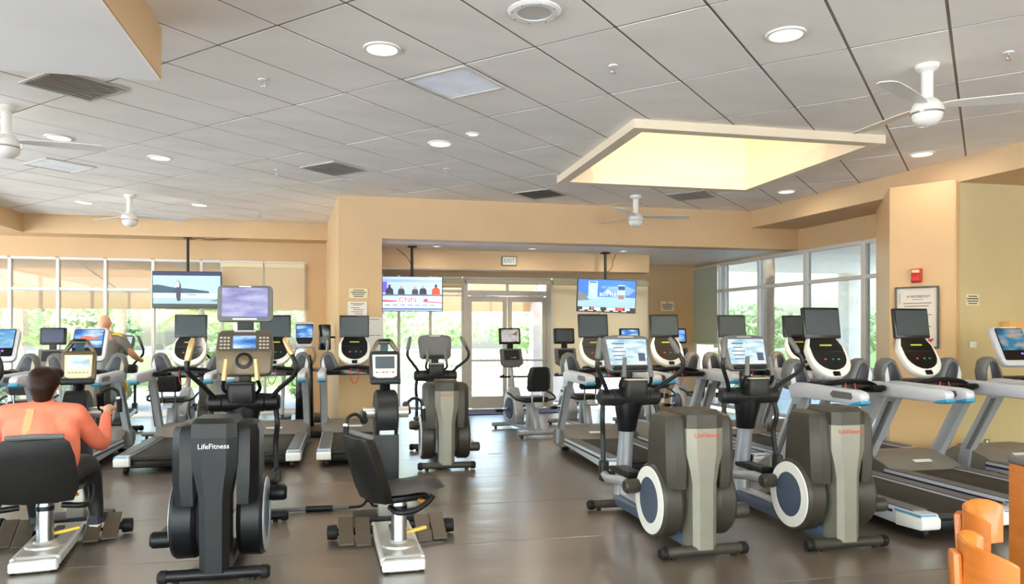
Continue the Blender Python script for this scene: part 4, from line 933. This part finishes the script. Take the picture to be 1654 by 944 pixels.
for k in range(6): flat('screen_ticker_text', rc(-.48 + k * .15, -.272, -.39 + k * .15, -.257), em('tv_tick_w', (226, 230, 232)), b, Y - .005)

# ================================================================ SIGNS AND WALL FITTINGS
t = thing('exit_sign', 'exit sign on the header above the entrance doors', 'sign', (2.74, 12.685, 2.775))
MB().box((0, 0, 0), (.27, .03, .17), bev=.006, seg=1).build('housing', mat('exit_frame', (110, 108, 98), .5), t)
MB().box((0, -.016, 0), (.235, .004, .135)).build('face', mat('exit_face', (226, 224, 208), .5), t)
lettering('EXIT', .105, mat('exit_letters', (120, 122, 112), .5), t, (0, -.0195, 0), name='exit_lettering', sx=.92)
def lines(t, rows, y, m=M_ink, rot=None):
    for x0, x1, z, h in rows: flat('print_line', rc(x0, z - h / 2, x1, z + h / 2), m, t, y, .001)
def notice(lb, loc, w, h, rows, m=M_paper, rz=0, cat='notice'):
    t = thing('notice', lb, cat, loc, rz, 'paper notices on the walls')
    MB().box((0, 0, 0), (w, .006, h), bev=.001, seg=1).build('sheet', m, t)
    lines(t, rows, -.0035); return t
sm_rows = [(-.08, .08, .045, .012), (-.11, .11, .015, .014), (-.09, .09, -.015, .012), (-.07, .07, -.045, .012)]
notice('small cream notice highest on the tan pillar', (.146, 11.262, 2.105), .27, .14, sm_rows, M_cream)
notice('white paper notice below the cream notice on the pillar', (.13, 11.262, 1.86), .28, .24, [(-.1, .1, .09, .01), (-.06, .06, .07, .008), (-.09, .03, .03, .008), (-.06, .09, .0, .008), (-.09, .08, -.03, .008), (-.05, .08, -.06, .008)])
notice('large pale paper board on the pillar beside the treadmill screen', (.34, 11.255, 1.5), .34, .5, [(-.13, .1, .22, .008), (-.13, -.03, .17, .012), (-.15, .05, -.02, .008), (.06, .13, -.02, .008)], mat('pale_board', (222, 218, 214), .6))
notice('small cream notice on the back wall by the right windows', (6.5, 14.47, 2.08), .3, .2, [(-.03, .03, .07, .012), (-.12, .12, .035, .014), (-.12, .12, 0, .014), (-.1, .1, -.035, .014), (-.08, .08, -.065, .01)], M_cream)
notice('small cream notice on the olive wall right of the pillar', (7.13, 7.345, 1.9), .18, .13, [(-.06, .06, .042, .012), (-.08, .08, .014, .014), (-.075, .075, -.014, .012), (-.06, .06, -.042, .012)], M_cream)
# phone on the pillar's left
t = thing('wall_tablet', 'black wall tablet beside the pillar left edge', 'tablet', (-.36, 11.9, 1.45), R(-35))
MB().box((0, 0, 0), (.22, .04, .4), bev=.02).build('body', M_blackg, t); MB().box((0, -.022, -.04), (.16, .004, .1)).build('label_plate', M_grey, t)
MB().box((0, .2, 0), (.03, .4, .03)).build('bracket', M_dark, t)
# poster, alarm on the diagonal pillar face
dv = Vector((.4, -.6, 0)).normalized(); az = math.atan2(dv.y, dv.x); nv = Vector((-.6, -.4, 0)).normalized()
def on_diag(u, z, off=.012): p = Vector((6.5, 7.94, z)) + dv * u + nv * off; return tuple(p)
t = thing('framed_poster', 'black framed poster titled a workout on the diagonal pillar', 'poster', on_diag(.31, 1.7), az)
for a in (((0, -.015, .36), (.48, .03, .02)), ((0, -.015, -.36), (.48, .03, .02)), ((-.23, -.015, 0), (.02, .03, .7)), ((.23, -.015, 0), (.02, .03, .7))): MB().box(*a, bev=.003, seg=1).build('frame_bar', M_blackg, t)
MB().box((0, -.006, 0), (.45, .006, .71)).build('print_sheet', mat('poster_paper', (226, 214, 202), .6), t)
lettering('A WORKOUT', .042, M_ink, t, (.02, -.0105, .25), name='poster_lettering')
lines(t, [(-.05, .07, .215, .006)] + [(-.15 + .01 * (k % 3), .16 - .03 * (k % 4), .17 - k * .035, .008) for k in range(12)], -.0095)
lines(t, [(-.19, -.185, .23, .12)], -.0095)
flat('print_heart', [(.15, -.3), (.18, -.27), (.175, -.25), (.15, -.26), (.125, -.25), (.12, -.27)], M_redcord, t, -.0095, .001)
t = thing('fire_alarm', 'red fire alarm strobe above the framed poster', 'alarm', on_diag(.31, 2.2), az)
MB().box((0, -.02, 0), (.11, .05, .17), bev=.008).build('body', M_red, t); MB().box((0, -.055, -.03), (.09, .04, .09), bev=.012).build('horn', M_red, t); MB().box((0, -.055, .05), (.085, .03, .04), bev=.008).build('strobe_lens', mat('strobe', (240, 200, 150), .15), t)
t = thing('wall_switch', 'small white switch box on the olive wall', 'switch', (7.12, 7.34, 1.375))
MB().box((0, -.01, 0), (.085, .03, .07), bev=.006).build('cover', M_white, t); MB().box((0, -.028, 0), (.02, .008, .03), bev=.002, seg=1).build('button', M_white, t)
t = thing('wall_outlet', 'steel outlet low on the olive wall behind treadmills', 'outlet', (7.33, 7.345, .2))
MB().box((0, 0, 0), (.08, .012, .13), bev=.004, seg=1).build('plate', M_chrome, t)
for z in (.03, -.03): MB().box((0, -.008, z), (.035, .006, .035), bev=.003, seg=1).build('socket', M_white, t)
t = thing('dispenser_box', 'orange tan box on the olive wall behind the last treadmill', 'dispenser', (7.62, 7.28, 1.5))
MB().box((0, 0, 0), (.22, .14, .3), bev=.01).build('box', mat('tan_box', (226, 176, 110), .5), t); lettering('S', .1, M_red, t, (-.03, -.0715, -.02), name='letter_mark')

# ================================================================ CHAIRS AND COUNTER AT THE RIGHT EDGE
def chair(lb, x, y, rz):
    t = thing('bentwood_chair', lb, 'chair', (x, y, 0), rz, 'orange wooden chairs')
    # local: chair faces +y, back curves around -y
    n = 14; rings = []
    for k in range(n + 1):
        a = R(-84 + 168 * k / n); cx, cy = .18 * math.sin(a), -.07 - .115 * math.cos(a); ox, oy = .195 * math.sin(a), -.07 - .13 * math.cos(a)
        e = abs(k / n - .5) * 2; top = .82 - .03 * e ** 4; bot = .62 + .02 * e ** 2
        rings.append([(cx, cy, bot), (ox, oy, bot), (ox, oy, top - .006), ((cx + ox) / 2, (cy + oy) / 2, top), (cx, cy, top - .006)])
    MB().loft(rings).build('back_panel', M_wood, t, ang=50)
    MB().box((0, -.205, .6), (.075, .03, .36), rot=(R(3), 0, 0), bev=.012).build('back_post', M_wood, t)
    MB().prism(rrect(.4, .4, .09, 4, 0, .03), .43, .46, 'z', bev=.01).build('seat', M_wood, t)
    for sx in (-1, 1):
        for sy in (-1, 1): MB().tube([(sx * .15, .03 + sy * .15, .44), (sx * .18, .03 + sy * .19, .0)], [.02, .014], 10).build('leg', M_wood, t)
    return t
chair('orange wooden chair back beside the treadmill deck end', 2.55, 2.39, R(-142))
chair('orange wooden chair back nearest the camera at bottom right', 2.16, 2.0, R(-120))
t = thing('wooden_counter', 'wooden counter end with grey top at the right photo edge', 'counter', (3.64, 2.86, 0), R(-12.4))
MB().box((.0, 0, .41), (.55, .85, .8), bev=.01).build('body', M_wood, t); MB().box((0, 0, .83), (.56, .86, .04), bev=.012).build('top', M_grey, t)
t = thing('floor_patch', 'small white tape mark on the floor of the aisle', 'patch', (1.79, 9.17, .0)); MB().box((0, 0, .002), (.16, .07, .004), bev=.001, seg=1).build('strip', M_white, t)  # plain white rectangle on the aisle floor
# loose bar lying on the floor, floor mats
t = thing('floor_bar', 'long steel bar with black hook end lying on the floor', 'bar', (-.55, 6.5, 0), R(-2))
MB().cyl((-.85, 0, .025), (.55, 0, .025), .018, n=10).build('shaft', M_grey, t); MB().cyl((.2, 0, .025), (.42, 0, .025), .025, n=10).build('sleeve', M_black, t)
MB().tube(crv([(.55, 0, .025), (.66, .02, .03), (.72, 0, .09), (.76, 0, .03), (.84, -.02, .04)]), .012, 8).build('hook', M_black, t)
for x, y, w, lb in ((2.5, 13.9, 1.5, 'blue entrance mat left of the recumbent bike'), (3.9, 13.95, 1.1, 'blue entrance mat behind the recumbent bike')):
    t = thing('entrance_mat', lb, 'mat', (x, y, 0), 0, 'blue mats at the doors')
    MB().box((0, 0, .006), (w, .7, .012), bev=.003, seg=1).build('border', M_rubber, t); MB().box((0, 0, .012), (w - .1, .6, .008), bev=.002, seg=1).build('pile', mat('mat_blue', (92, 104, 140), .9, var=.1, scale=60), t)
# ================================================================ OUTDOORS
M_pave = mat('concrete_paving', (206, 208, 212), .8, var=.06, scale=.8)
M_grass = mat('lawn', (120, 140, 76), .9, var=.25, scale=3)
M_leaf = mat('leaf_green', (150, 176, 108), .6, var=.3, scale=2, trans=.35)
M_palm = mat('palm_green', (166, 184, 116), .5, var=.25, scale=3, trans=.3)
M_bark = mat('palm_bark', (178, 156, 132), .9, var=.3, scale=20, bump=.6)
struct('ground_outside', 'pale paved terrace outside', MB().box((0, 0, -.16), (160, 160, .08)), M_pave)
lawn = struct('lawn_outside', 'lawn beyond the terrace', MB().box((6, 45, -.11), (100, 42, .04)), M_grass)
# awning over the terrace
aw = thing('awning', 'beige fabric awning outside the back windows', 'awning', (0, 15.1, 0))
M_awn = mat('awning_fabric', (232, 206, 174), .8, var=.04, scale=3, trans=.5)
X0, X1 = -11.0, 4.3
MB().loft([[(X0, y, z), (X1, y, z), (X1, y, z + .006), (X0, y, z + .006)] for y, z in ((.0, 3.05), (2.4, 2.42))]).build('canopy', M_awn, aw)
MB().box(((X0 + X1) / 2, 2.41, 2.23), (X1 - X0, .006, .38)).build('valance', M_awn, aw)
MB().cyl((X0, 2.38, 2.42), (X1, 2.38, 2.42), .03, n=8).build('front_bar', M_alu, aw)
for k in range(9):
    x = X0 + .4 + k * 1.83
    MB().tube([(x, .05, 3.0), (x + .35, 2.36, 2.4)], .018, 8).build('rib', M_alu, aw)
# white wing wall right of the doors, with lantern
struct('wall_wing', 'white exterior wing wall right of the doors', MB().box((4.95, 17.4, 1.6), (1.3, .4, 3.4)), mat('white_stucco', (240, 236, 228), .8, var=.03, scale=2))
t = thing('wall_lantern', 'orange wall lantern on the white wing wall', 'lantern', (4.62, 17.18, 2.05)); MB().prism([(-.08, -.25), (.08, -.25), (.11, .22), (-.11, .22)], -.08, .02, 'y', bev=.01).build('shade', mat('lantern_rust', (196, 120, 86), .6), t); MB().box((0, -.03, .25), (.26, .12, .04)).build('cap', mat('lantern_rust', (196, 120, 86)), t)
# picket fence
fc_ = thing('picket_fence', 'white picket fence beyond the entrance doors', 'fence', (0, 21.5, -.1))
pk = MB().box((0, 0, .55), (.05, .02, 1.0), bev=.004, seg=1).mesh('picket', M_white)
for k in range(64):
    o = bpy.data.objects.new('picket', pk); COL.objects.link(o); o.parent = fc_; o.location = (.5 + k * .125, 0, .05)
for z in (.25, .95): MB().box((4.45, .03, z), (8.1, .03, .07)).build('fence_rail', M_white, fc_)
for k in range(5): MB().box((.45 + k * 2.0, .03, .58), (.1, .1, 1.16), bev=.01, seg=1).build('post', M_white, fc_)
# flowering bushes
def bush(name, lb, cat, x, y, rx, rz_, n, m, z0=-.1, seed=0, leaf=.09, group=None):
    rnd = random.Random(seed); t = thing(name, lb, cat, (x, y, z0), 0, group); mb = MB()
    for k in range(n):
        while True:
            p = Vector((rnd.uniform(-1, 1), rnd.uniform(-1, 1), rnd.uniform(-1, 1)))
            if .35 < p.length < 1: break
        p = Vector((p.x * rx, p.y * rx, rz_ * (1 + p.z)))
        a, bb = Vector((rnd.gauss(0, 1), rnd.gauss(0, 1), rnd.gauss(0, 1))).normalized() * leaf, Vector((rnd.gauss(0, 1), rnd.gauss(0, 1), rnd.gauss(0, 1))).normalized() * leaf * .6
        mb.poly([p - a, p + bb, p + a, p - bb])
    o = mb.build('foliage', m, t); o['kind'] = 'stuff'
    return t
bush('flowering_bush', 'pink flowering bush at the picket fence', 'bush', 4.0, 20.9, .5, .22, 130, mat('pink_flowers', (220, 130, 160), .6, var=.2, scale=5, trans=.2), seed=1, leaf=.05)
bush('flowering_bush', 'yellow green bush at the picket fence', 'bush', 2.6, 20.8, .5, .3, 260, mat('yellow_leaves', (196, 190, 90), .6, var=.2, scale=5, trans=.2), seed=2)
# trees beyond
def tree(lb, x, y, h, r, seed, n=1500, m=M_leaf, leaf=.2):
    t = bush('tree', lb, 'tree', x, y, r, h * .36, n, m, z0=-.1, seed=seed, leaf=leaf, group='trees outside')
    for o in [c for c in COL.objects if c.parent == t]: o.location = (0, 0, h * .28)
    rnd = random.Random(seed)
    MB().tube(crv([(0, 0, 0), (.1, .05, h * .2), (0, .1, h * .5), (.15, 0, h * .75)]), [.16 - .007 * k for k in range(19)], 8).build('trunk', M_bark, t)
    for k in range(5):
        a = k * 1.3; MB().tube([(0, .1, h * (.35 + .05 * k)), (r * .6 * math.cos(a), r * .6 * math.sin(a), h * (.55 + .06 * k))], [.06, .02], 6).build('branch', M_bark, t)
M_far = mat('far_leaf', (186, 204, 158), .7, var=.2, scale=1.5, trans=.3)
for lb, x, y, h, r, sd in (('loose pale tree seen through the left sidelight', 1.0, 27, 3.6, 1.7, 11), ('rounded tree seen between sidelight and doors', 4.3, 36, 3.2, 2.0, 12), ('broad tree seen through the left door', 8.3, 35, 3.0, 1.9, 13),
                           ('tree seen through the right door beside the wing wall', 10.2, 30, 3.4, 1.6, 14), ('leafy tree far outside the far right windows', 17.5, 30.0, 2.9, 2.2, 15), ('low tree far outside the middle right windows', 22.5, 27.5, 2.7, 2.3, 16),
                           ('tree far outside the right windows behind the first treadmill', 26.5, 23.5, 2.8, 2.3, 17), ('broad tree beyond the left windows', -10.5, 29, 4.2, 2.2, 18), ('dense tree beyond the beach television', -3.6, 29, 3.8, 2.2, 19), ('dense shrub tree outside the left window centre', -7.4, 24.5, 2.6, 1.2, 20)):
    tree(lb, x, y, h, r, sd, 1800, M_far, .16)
for lb, x, y, rx, sd in (('low green shrub under the left windows near the treadmill', -5.0, 17.6, .38, 31), ('low green shrub outside the left window middle', -6.0, 17.9, .45, 32), ('low green shrub outside the left edge windows', -7.6, 18.4, .5, 33), ('low shrub outside the far right windows', 11.2, 19.0, .9, 34), ('low shrub by the terrace outside the near right windows', 16.2, 12.0, 1.0, 35), ('low shrub outside by the awning centre', -1.1, 19.6, .45, 36)):
    bush('shrub', lb, 'shrub', x, y, rx, .4, 420, M_leaf, seed=sd, leaf=.1, group='shrubs outside')
# palms: every frond is a piece
def palm(lb, x, y, h, r, nf=16, lean=.0, tr=.14, seed=0, ln=1.3):
    rnd = random.Random(seed); t = thing('palm_tree', lb, 'palm', (x, y, -.1), 0, 'palms outside')
    pts = [(lean * (k / 8) ** 2, 0, h * k / 8) for k in range(9)]
    MB().tube(pts, [tr * (1.15 if k % 2 else .95) for k in range(9)], 10).build('trunk', M_bark, t)
    for k in range(nf):
        a = 2 * math.pi * k / nf + rnd.uniform(-.2, .2); el_ = rnd.uniform(.0, 1.1); L = ln * rnd.uniform(.8, 1.15)
        mb = MB(); sp = []
        for i in range(9):
            s = i / 8; d = L * s; sp.append(Vector((d * math.cos(el_) * (1 - .15 * s), 0, d * math.sin(el_) - L * .55 * s * s)))
        mb.tube(sp, [.012 - .001 * i for i in range(9)], 5)
        for i in range(1, 9):
            for sd in (-1, 1):
                for jj in range(2):
                    p = sp[i] * (1 - .5 * jj) + sp[i - 1] * .5 * jj; w = L * .3 * (1 - .6 * i / 8)
                    mb.poly([p, p + Vector((.05, sd * w * .5, .02)), p + Vector((.16, sd * w, -.1 * w - .04)), p + Vector((.02, sd * w * .45, -.02))])
        o = mb.build('frond', M_palm, t, loc=(lean, 0, h)); o.rotation_euler = (0, 0, a)
palm('slender palm growing tall outside the left windows', -5.35, 19.5, 2.5, 1.3, 18, 0, .12, 1)
palm('second palm outside the left windows beside the bald man', -3.9, 21.6, 2.2, 1.3, 16, 0, .1, 2)
palm('bushy young palm low outside the left windows', -6.9, 20.0, 1.2, 1.2, 14, 0, .1, 3)
palm('bushy palm outside left of the beach television treadmill', -3.2, 18.9, 1.0, 1.3, 16, 0, .1, 4, 1.5)
palm('thick trunked palm below the beach television', -3.2, 24.0, 4.8, 1.3, 14, 0, .2, 5)
palm('thick trunked palm at the far left windows', -8.0, 20.5, 4.6, 1.3, 14, 0, .26, 6)
palm('palm with rough trunk outside the right windows', 9.9, 16.2, 4.8, 1.3, 14, 0, .13, 7)
# neighbouring building outside the right windows
M_stuc = mat('cream_stucco', (240, 228, 206), .8, var=.03, scale=1)
struct('wall_annex', 'cream annex building and terrace columns outside the right windows', MB().box((11.5, 23.5, 1.7), (1.2, .6, 3.6)).box((13.0, 13.4, 1.6), (.5, 1.3, 3.4)).box((12.5, 15.2, 3.6), (5.2, 10, .5)).box((15.0, 20.0, 1.7), (.5, .5, 3.6)), M_stuc)
tr = thing('terrace_railing', 'white lattice screen on the terrace outside the right windows', 'railing', (13.2, 11.6, -.1), R(75))
for k in range(8): MB().box((-1.4 + k * .4, 0, 1.3), (.04, .04, 2.6)).build('upright_bar', M_white, tr)
for z in (.3, .95, 1.6, 2.3): MB().box((0, .03, z), (2.9, .03, .04)).build('cross_bar', M_white, tr)
for k, (x, y) in enumerate(((11.0, 12.6), (11.4, 10.4))):
    t = thing('patio_table', 'green glass patio table outside the %s right windows' % ('far', 'near')[k], 'table', (x, y, -.12), 0, 'patio tables')
    MB().lathe([(0, .7), (.5, .7), (.5, .72), (0, .72)], n=24).build('table_top', mat('teal_glass', (150, 196, 186), .15), t)
    for j in range(4): MB().tube([(.35 * math.cos(j * 1.57), .35 * math.sin(j * 1.57), .7), (.42 * math.cos(j * 1.57), .42 * math.sin(j * 1.57), 0)], .015, 6).build('leg', M_alu, t)
# ================================================================ PEOPLE
def fuse(name, chains, m, parent, voxel=.014, smooth=6, blobs=()):
    """one continuous skin grown over tapered limb chains"""
    mb = MB()
    for pts, rad in chains:
        p = crv(pts, 5); n = len(p); rr = []
        for i in range(n):
            s = i / (n - 1) * (len(rad) - 1); k = min(int(s), len(rad) - 2); rr.append(rad[k] + (rad[k + 1] - rad[k]) * (s - k))
        mb.tube(p, rr, 14)
        for q_, r_ in ((p[0], rr[0]), (p[-1], rr[-1])):
            t = bmesh.new(); bmesh.ops.create_uvsphere(t, u_segments=12, v_segments=8, radius=r_ * .99); mb._merge(t, q_)
    for c, s in blobs:
        t = bmesh.new(); bmesh.ops.create_uvsphere(t, u_segments=18, v_segments=12, radius=1); bmesh.ops.scale(t, vec=Vector(s), verts=t.verts); mb._merge(t, c)
    o = mb.build(name, m, parent)
    r = o.modifiers.new('r', 'REMESH'); r.mode = 'VOXEL'; r.voxel_size = voxel; r.use_smooth_shade = True
    sm = o.modifiers.new('s', 'SMOOTH'); sm.iterations = smooth; sm.factor = .5
    dg = bpy.context.evaluated_depsgraph_get(); dg.update()
    me = bpy.data.meshes.new_from_object(o.evaluated_get(dg)); o.modifiers.clear(); old = o.data; o.data = me; bpy.data.meshes.remove(old)
    me.materials.clear(); me.materials.append(m)
    me.polygons.foreach_set('use_smooth', [True] * len(me.polygons))
    return o
def hand(w, d, up, side, s=1.0):
    """finger chains for a hand curled round a grip; w wrist, d pointing from wrist to knuckles, side = thumb side"""
    w, d, up, side = Vector(w), Vector(d).normalized(), Vector(up).normalized(), Vector(side).normalized()
    ch = [([w, w + d * .045, w + d * .085], [.026, .034, .03])]
    for k, L in enumerate((.9, 1.0, .95, .8)):
        b = w + d * .085 + side * (.03 - .02 * k)
        ch.append(([b, b + d * .035 * L, b + d * .045 * L - up * .03 * L, b + d * .02 * L - up * .05 * L], [.0095, .009, .0085, .008]))
    tb = w + d * .03 + side * .03
    ch.append(([tb, tb + side * .025 + d * .025, tb + side * .02 + d * .055 - up * .02], [.012, .011, .009]))
    return ch
# ---- seated woman (local frame: faces +y, origin under the ergometer seat post)
M_coral = mat('coral_knit', (250, 130, 100), .7, var=.08, scale=14, bump=.15)
M_hair = mat('dark_hair', (40, 22, 13), .45, var=.3, scale=30, stretch=(1, 1, .2))
M_legg = mat('black_leggings', (24, 24, 26), .6)
M_hair.node_tree.nodes['Principled BSDF'].inputs['Specular IOR Level'].default_value = .15
wm = thing('person', 'seated person in coral long sleeved top working the arm ergometer', 'person', (-1.97, 5.5, 0), R(8))
shL, shR = (-.19, -.09, .98), (.19, -.07, .97)
elR, wrR = (.30, .2, .73), (.285, .58, .93)
elL, wrL = (-.31, .2, .72), (-.3, .60, .80)
hR = hand(wrR, (.02, 1, .1), (0, .1, 1), (-1, 0, .2)); hL = hand(wrL, (.0, 1, .0), (0, 0, 1), (1, 0, .2))
fuse('body', [([(0, -.04, .53), (0, -.09, .72), (0, -.09, .9), (0, -.07, 1.0), (0, -.05, 1.1)], [.11, .1, .1, .07, .05]),
              ([shL, elL, wrL], [.055, .042, .026]), ([shR, elR, wrR], [.055, .042, .026]), ([shL, (0, -.08, .97), shR], [.05, .05, .05]),
              ([(-.1, .0, .54), (-.16, .4, .56), (-.17, .52, .3), (-.17, .55, .12)], [.085, .065, .05, .036]), ([(.1, .0, .54), (.18, .4, .55), (.21, .5, .3), (.23, .48, .12)], [.085, .065, .05, .036])] + hR + hL,
     M_skin, wm, .009, 5, blobs=[((0, -.03, 1.165), (.077, .095, .108)), ((0, .065, 1.12), (.05, .03, .045)), ((0, .07, 1.155), (.012, .028, .022)), ((-.08, -.03, 1.16), (.012, .022, .032)), ((.08, -.03, 1.16), (.012, .022, .032))])
fuse('top', [([(0, -.06, .66), (0, -.09, .74), (0, -.09, .86), (0, -.075, .98), (0, -.06, 1.045)], [.165, .16, .165, .1, .062]),
             ([shL, elL, (-.302, .5, .785)], [.07, .056, .036]), ([shR, elR, (.287, .5, .895)], [.07, .056, .036]), ([shL, (0, -.09, .985), shR], [.072, .078, .072]),
             ([(-.12, -.09, .9), (-.13, -.08, .7), (-.1, -.04, .62)], [.1, .09, .09]), ([(.12, -.09, .9), (.13, -.08, .7), (.1, -.04, .62)], [.1, .09, .09])], M_coral, wm, .012, 6)
st = MB().loft([[(x - .022, y, z), (x + .022, y, z), (x + .022, y + .012, z), (x - .022, y + .012, z)] for x, y, z in ((-.045, -.165, 1.02), (-.05, -.19, .97), (-.055, -.237, .9), (-.055, -.245, .8), (-.05, -.24, .7))]).build('back_stripe', mat('tan_mesh', (206, 160, 110), .7), wm)
fuse('hair', [([(0, -.06, 1.19), (0, -.075, 1.15), (0, -.08, 1.09)], [.085, .085, .06])], M_hair, wm, .01, 4, blobs=[((0, -.04, 1.195), (.098, .108, .095)), ((0, -.08, 1.17), (.085, .07, .09)), ((.03, .02, 1.235), (.08, .08, .05))])
fuse('leggings', [([(-.1, -.02, .54), (-.16, .4, .56), (-.17, .52, .3), (-.17, .55, .16)], [.105, .078, .06, .046]), ([(.1, -.02, .54), (.18, .4, .55), (.21, .5, .3), (.23, .48, .17)], [.1, .078, .06, .046]), ([(-.09, -.03, .6), (.09, -.03, .6)], [.1, .1])], M_legg, wm, .012, 5)
M_shoe = mat('running_shoe', (52, 50, 66), .6, var=.25, scale=20)
for x, y, z, a in ((-.17, .6, .105, 0), (.24, .53, .1, -12)):
    sh_ = MB().loft([[(-w, yy, 0), (w, yy, 0), (w * 1.02, yy, .03), (w * .8, yy, h), (-w * .8, yy, h), (-w * 1.02, yy, .03)] for yy, w, h in ((-.1, .026, .07), (-.08, .036, .085), (0, .04, .08), (.09, .047, .05), (.15, .038, .038), (.17, .02, .03))]).build('shoe', M_shoe, wm, (x, y, z), R(a), ang=60)
    MB().loft([[(-w, yy, -.022), (w, yy, -.022), (w, yy, .008), (-w, yy, .008)] for yy, w in ((-.11, .03), (-.08, .042), (.09, .052), (.15, .042), (.178, .02))]).build('sole', M_white, sh_)
    MB().box((0, .02, .074), (.05, .07, .012), rot=(R(-16), 0, 0), bev=.004).build('laces', mat('pink_laces', (226, 170, 170), .6), sh_)
# ---- man on the far elliptical, back to the camera
mn = thing('person', 'bald person in grey shirt and yellow shorts by the left windows', 'person', (-3.42, 11.78, .0))
M_gsh = mat('grey_shirt', (128, 126, 120), .7, var=.06, scale=10); M_ysh = mat('yellow_shorts', (226, 190, 40), .7)
fL, fR = (-.2, .1, .33), (.22, -.02, .36)
elb = (.34, .05, 1.2); wr = (.36, .3, 1.12)
fuse('body', [([(.02, -.02, .98), (.03, -.03, 1.15), (.03, -.02, 1.35), (.0, .01, 1.47), (-.02, .03, 1.56)], [.14, .135, .15, .1, .058]),
              ([(.2, -.01, 1.42), elb, wr], [.06, .048, .032]), ([(-.18, -.01, 1.42), (-.3, .08, 1.2), (-.28, .34, 1.16)], [.06, .048, .032]), ([(-.18, 0, 1.43), (0, 0, 1.44), (.2, 0, 1.43)], [.065, .07, .065]),
              ([(-.08, 0, .95), (-.14, .1, .66), (-.18, .04, .38)], [.095, .062, .04]), ([(.1, 0, .95), (.17, .12, .7), (.2, -.02, .42)], [.095, .062, .04])]
     + hand(wr, (0, 1, 0), (0, 0, 1), (-1, 0, .2)) + hand((-.28, .34, 1.16), (0, 1, 0), (0, 0, 1), (1, 0, .2)), M_skin, mn, .01, 5,
     blobs=[((-.03, .04, 1.665), (.078, .098, .115)), ((-.03, .13, 1.62), (.04, .03, .04)), ((-.03, .14, 1.66), (.012, .025, .02)), ((-.112, .03, 1.66), (.012, .024, .034)), ((.052, .03, 1.66), (.012, .024, .034))])
fuse('shirt', [([(.02, -.02, .94), (.03, -.03, 1.12), (.03, -.02, 1.33), (.0, .0, 1.46)], [.165, .155, .165, .1]), ([(.2, -.01, 1.42), (.29, .03, 1.27)], [.078, .068]), ([(-.18, -.01, 1.42), (-.26, .04, 1.27)], [.078, .068]), ([(-.18, 0, 1.43), (0, 0, 1.445), (.2, 0, 1.43)], [.078, .082, .078])], M_gsh, mn, .012, 5)
MB().loft([[(x - .0, y - .085, z), (x, y + .06, z + .012), (x, y + .06, z + .03), (x, y - .085, z + .018)] for x, y, z in ((.1, -.01, 1.492), (.17, -.01, 1.485), (.24, -.01, 1.46))]).build('shoulder_patch', M_ysh, mn)
fuse('shorts', [([(-.08, 0, .93), (-.14, .1, .68)], [.115, .09]), ([(.1, 0, .93), (.165, .12, .71)], [.115, .09]), ([(-.06, 0, .97), (.08, 0, .97)], [.13, .13])], M_ysh, mn, .012, 4)
for (x, y, z) in ((-.19, .1, .32), (.21, .03, .35)):
    MB().loft([[(-w, yy, 0), (w, yy, 0), (w * 1.02, yy, .03), (w * .8, yy, h), (-w * .8, yy, h), (-w * 1.02, yy, .03)] for yy, w, h in ((-.11, .028, .08), (-.08, .038, .09), (0, .042, .085), (.09, .05, .055), (.15, .04, .04), (.17, .02, .03))]).build('shoe', M_white, mn, (x, y, z), 0, ang=60)
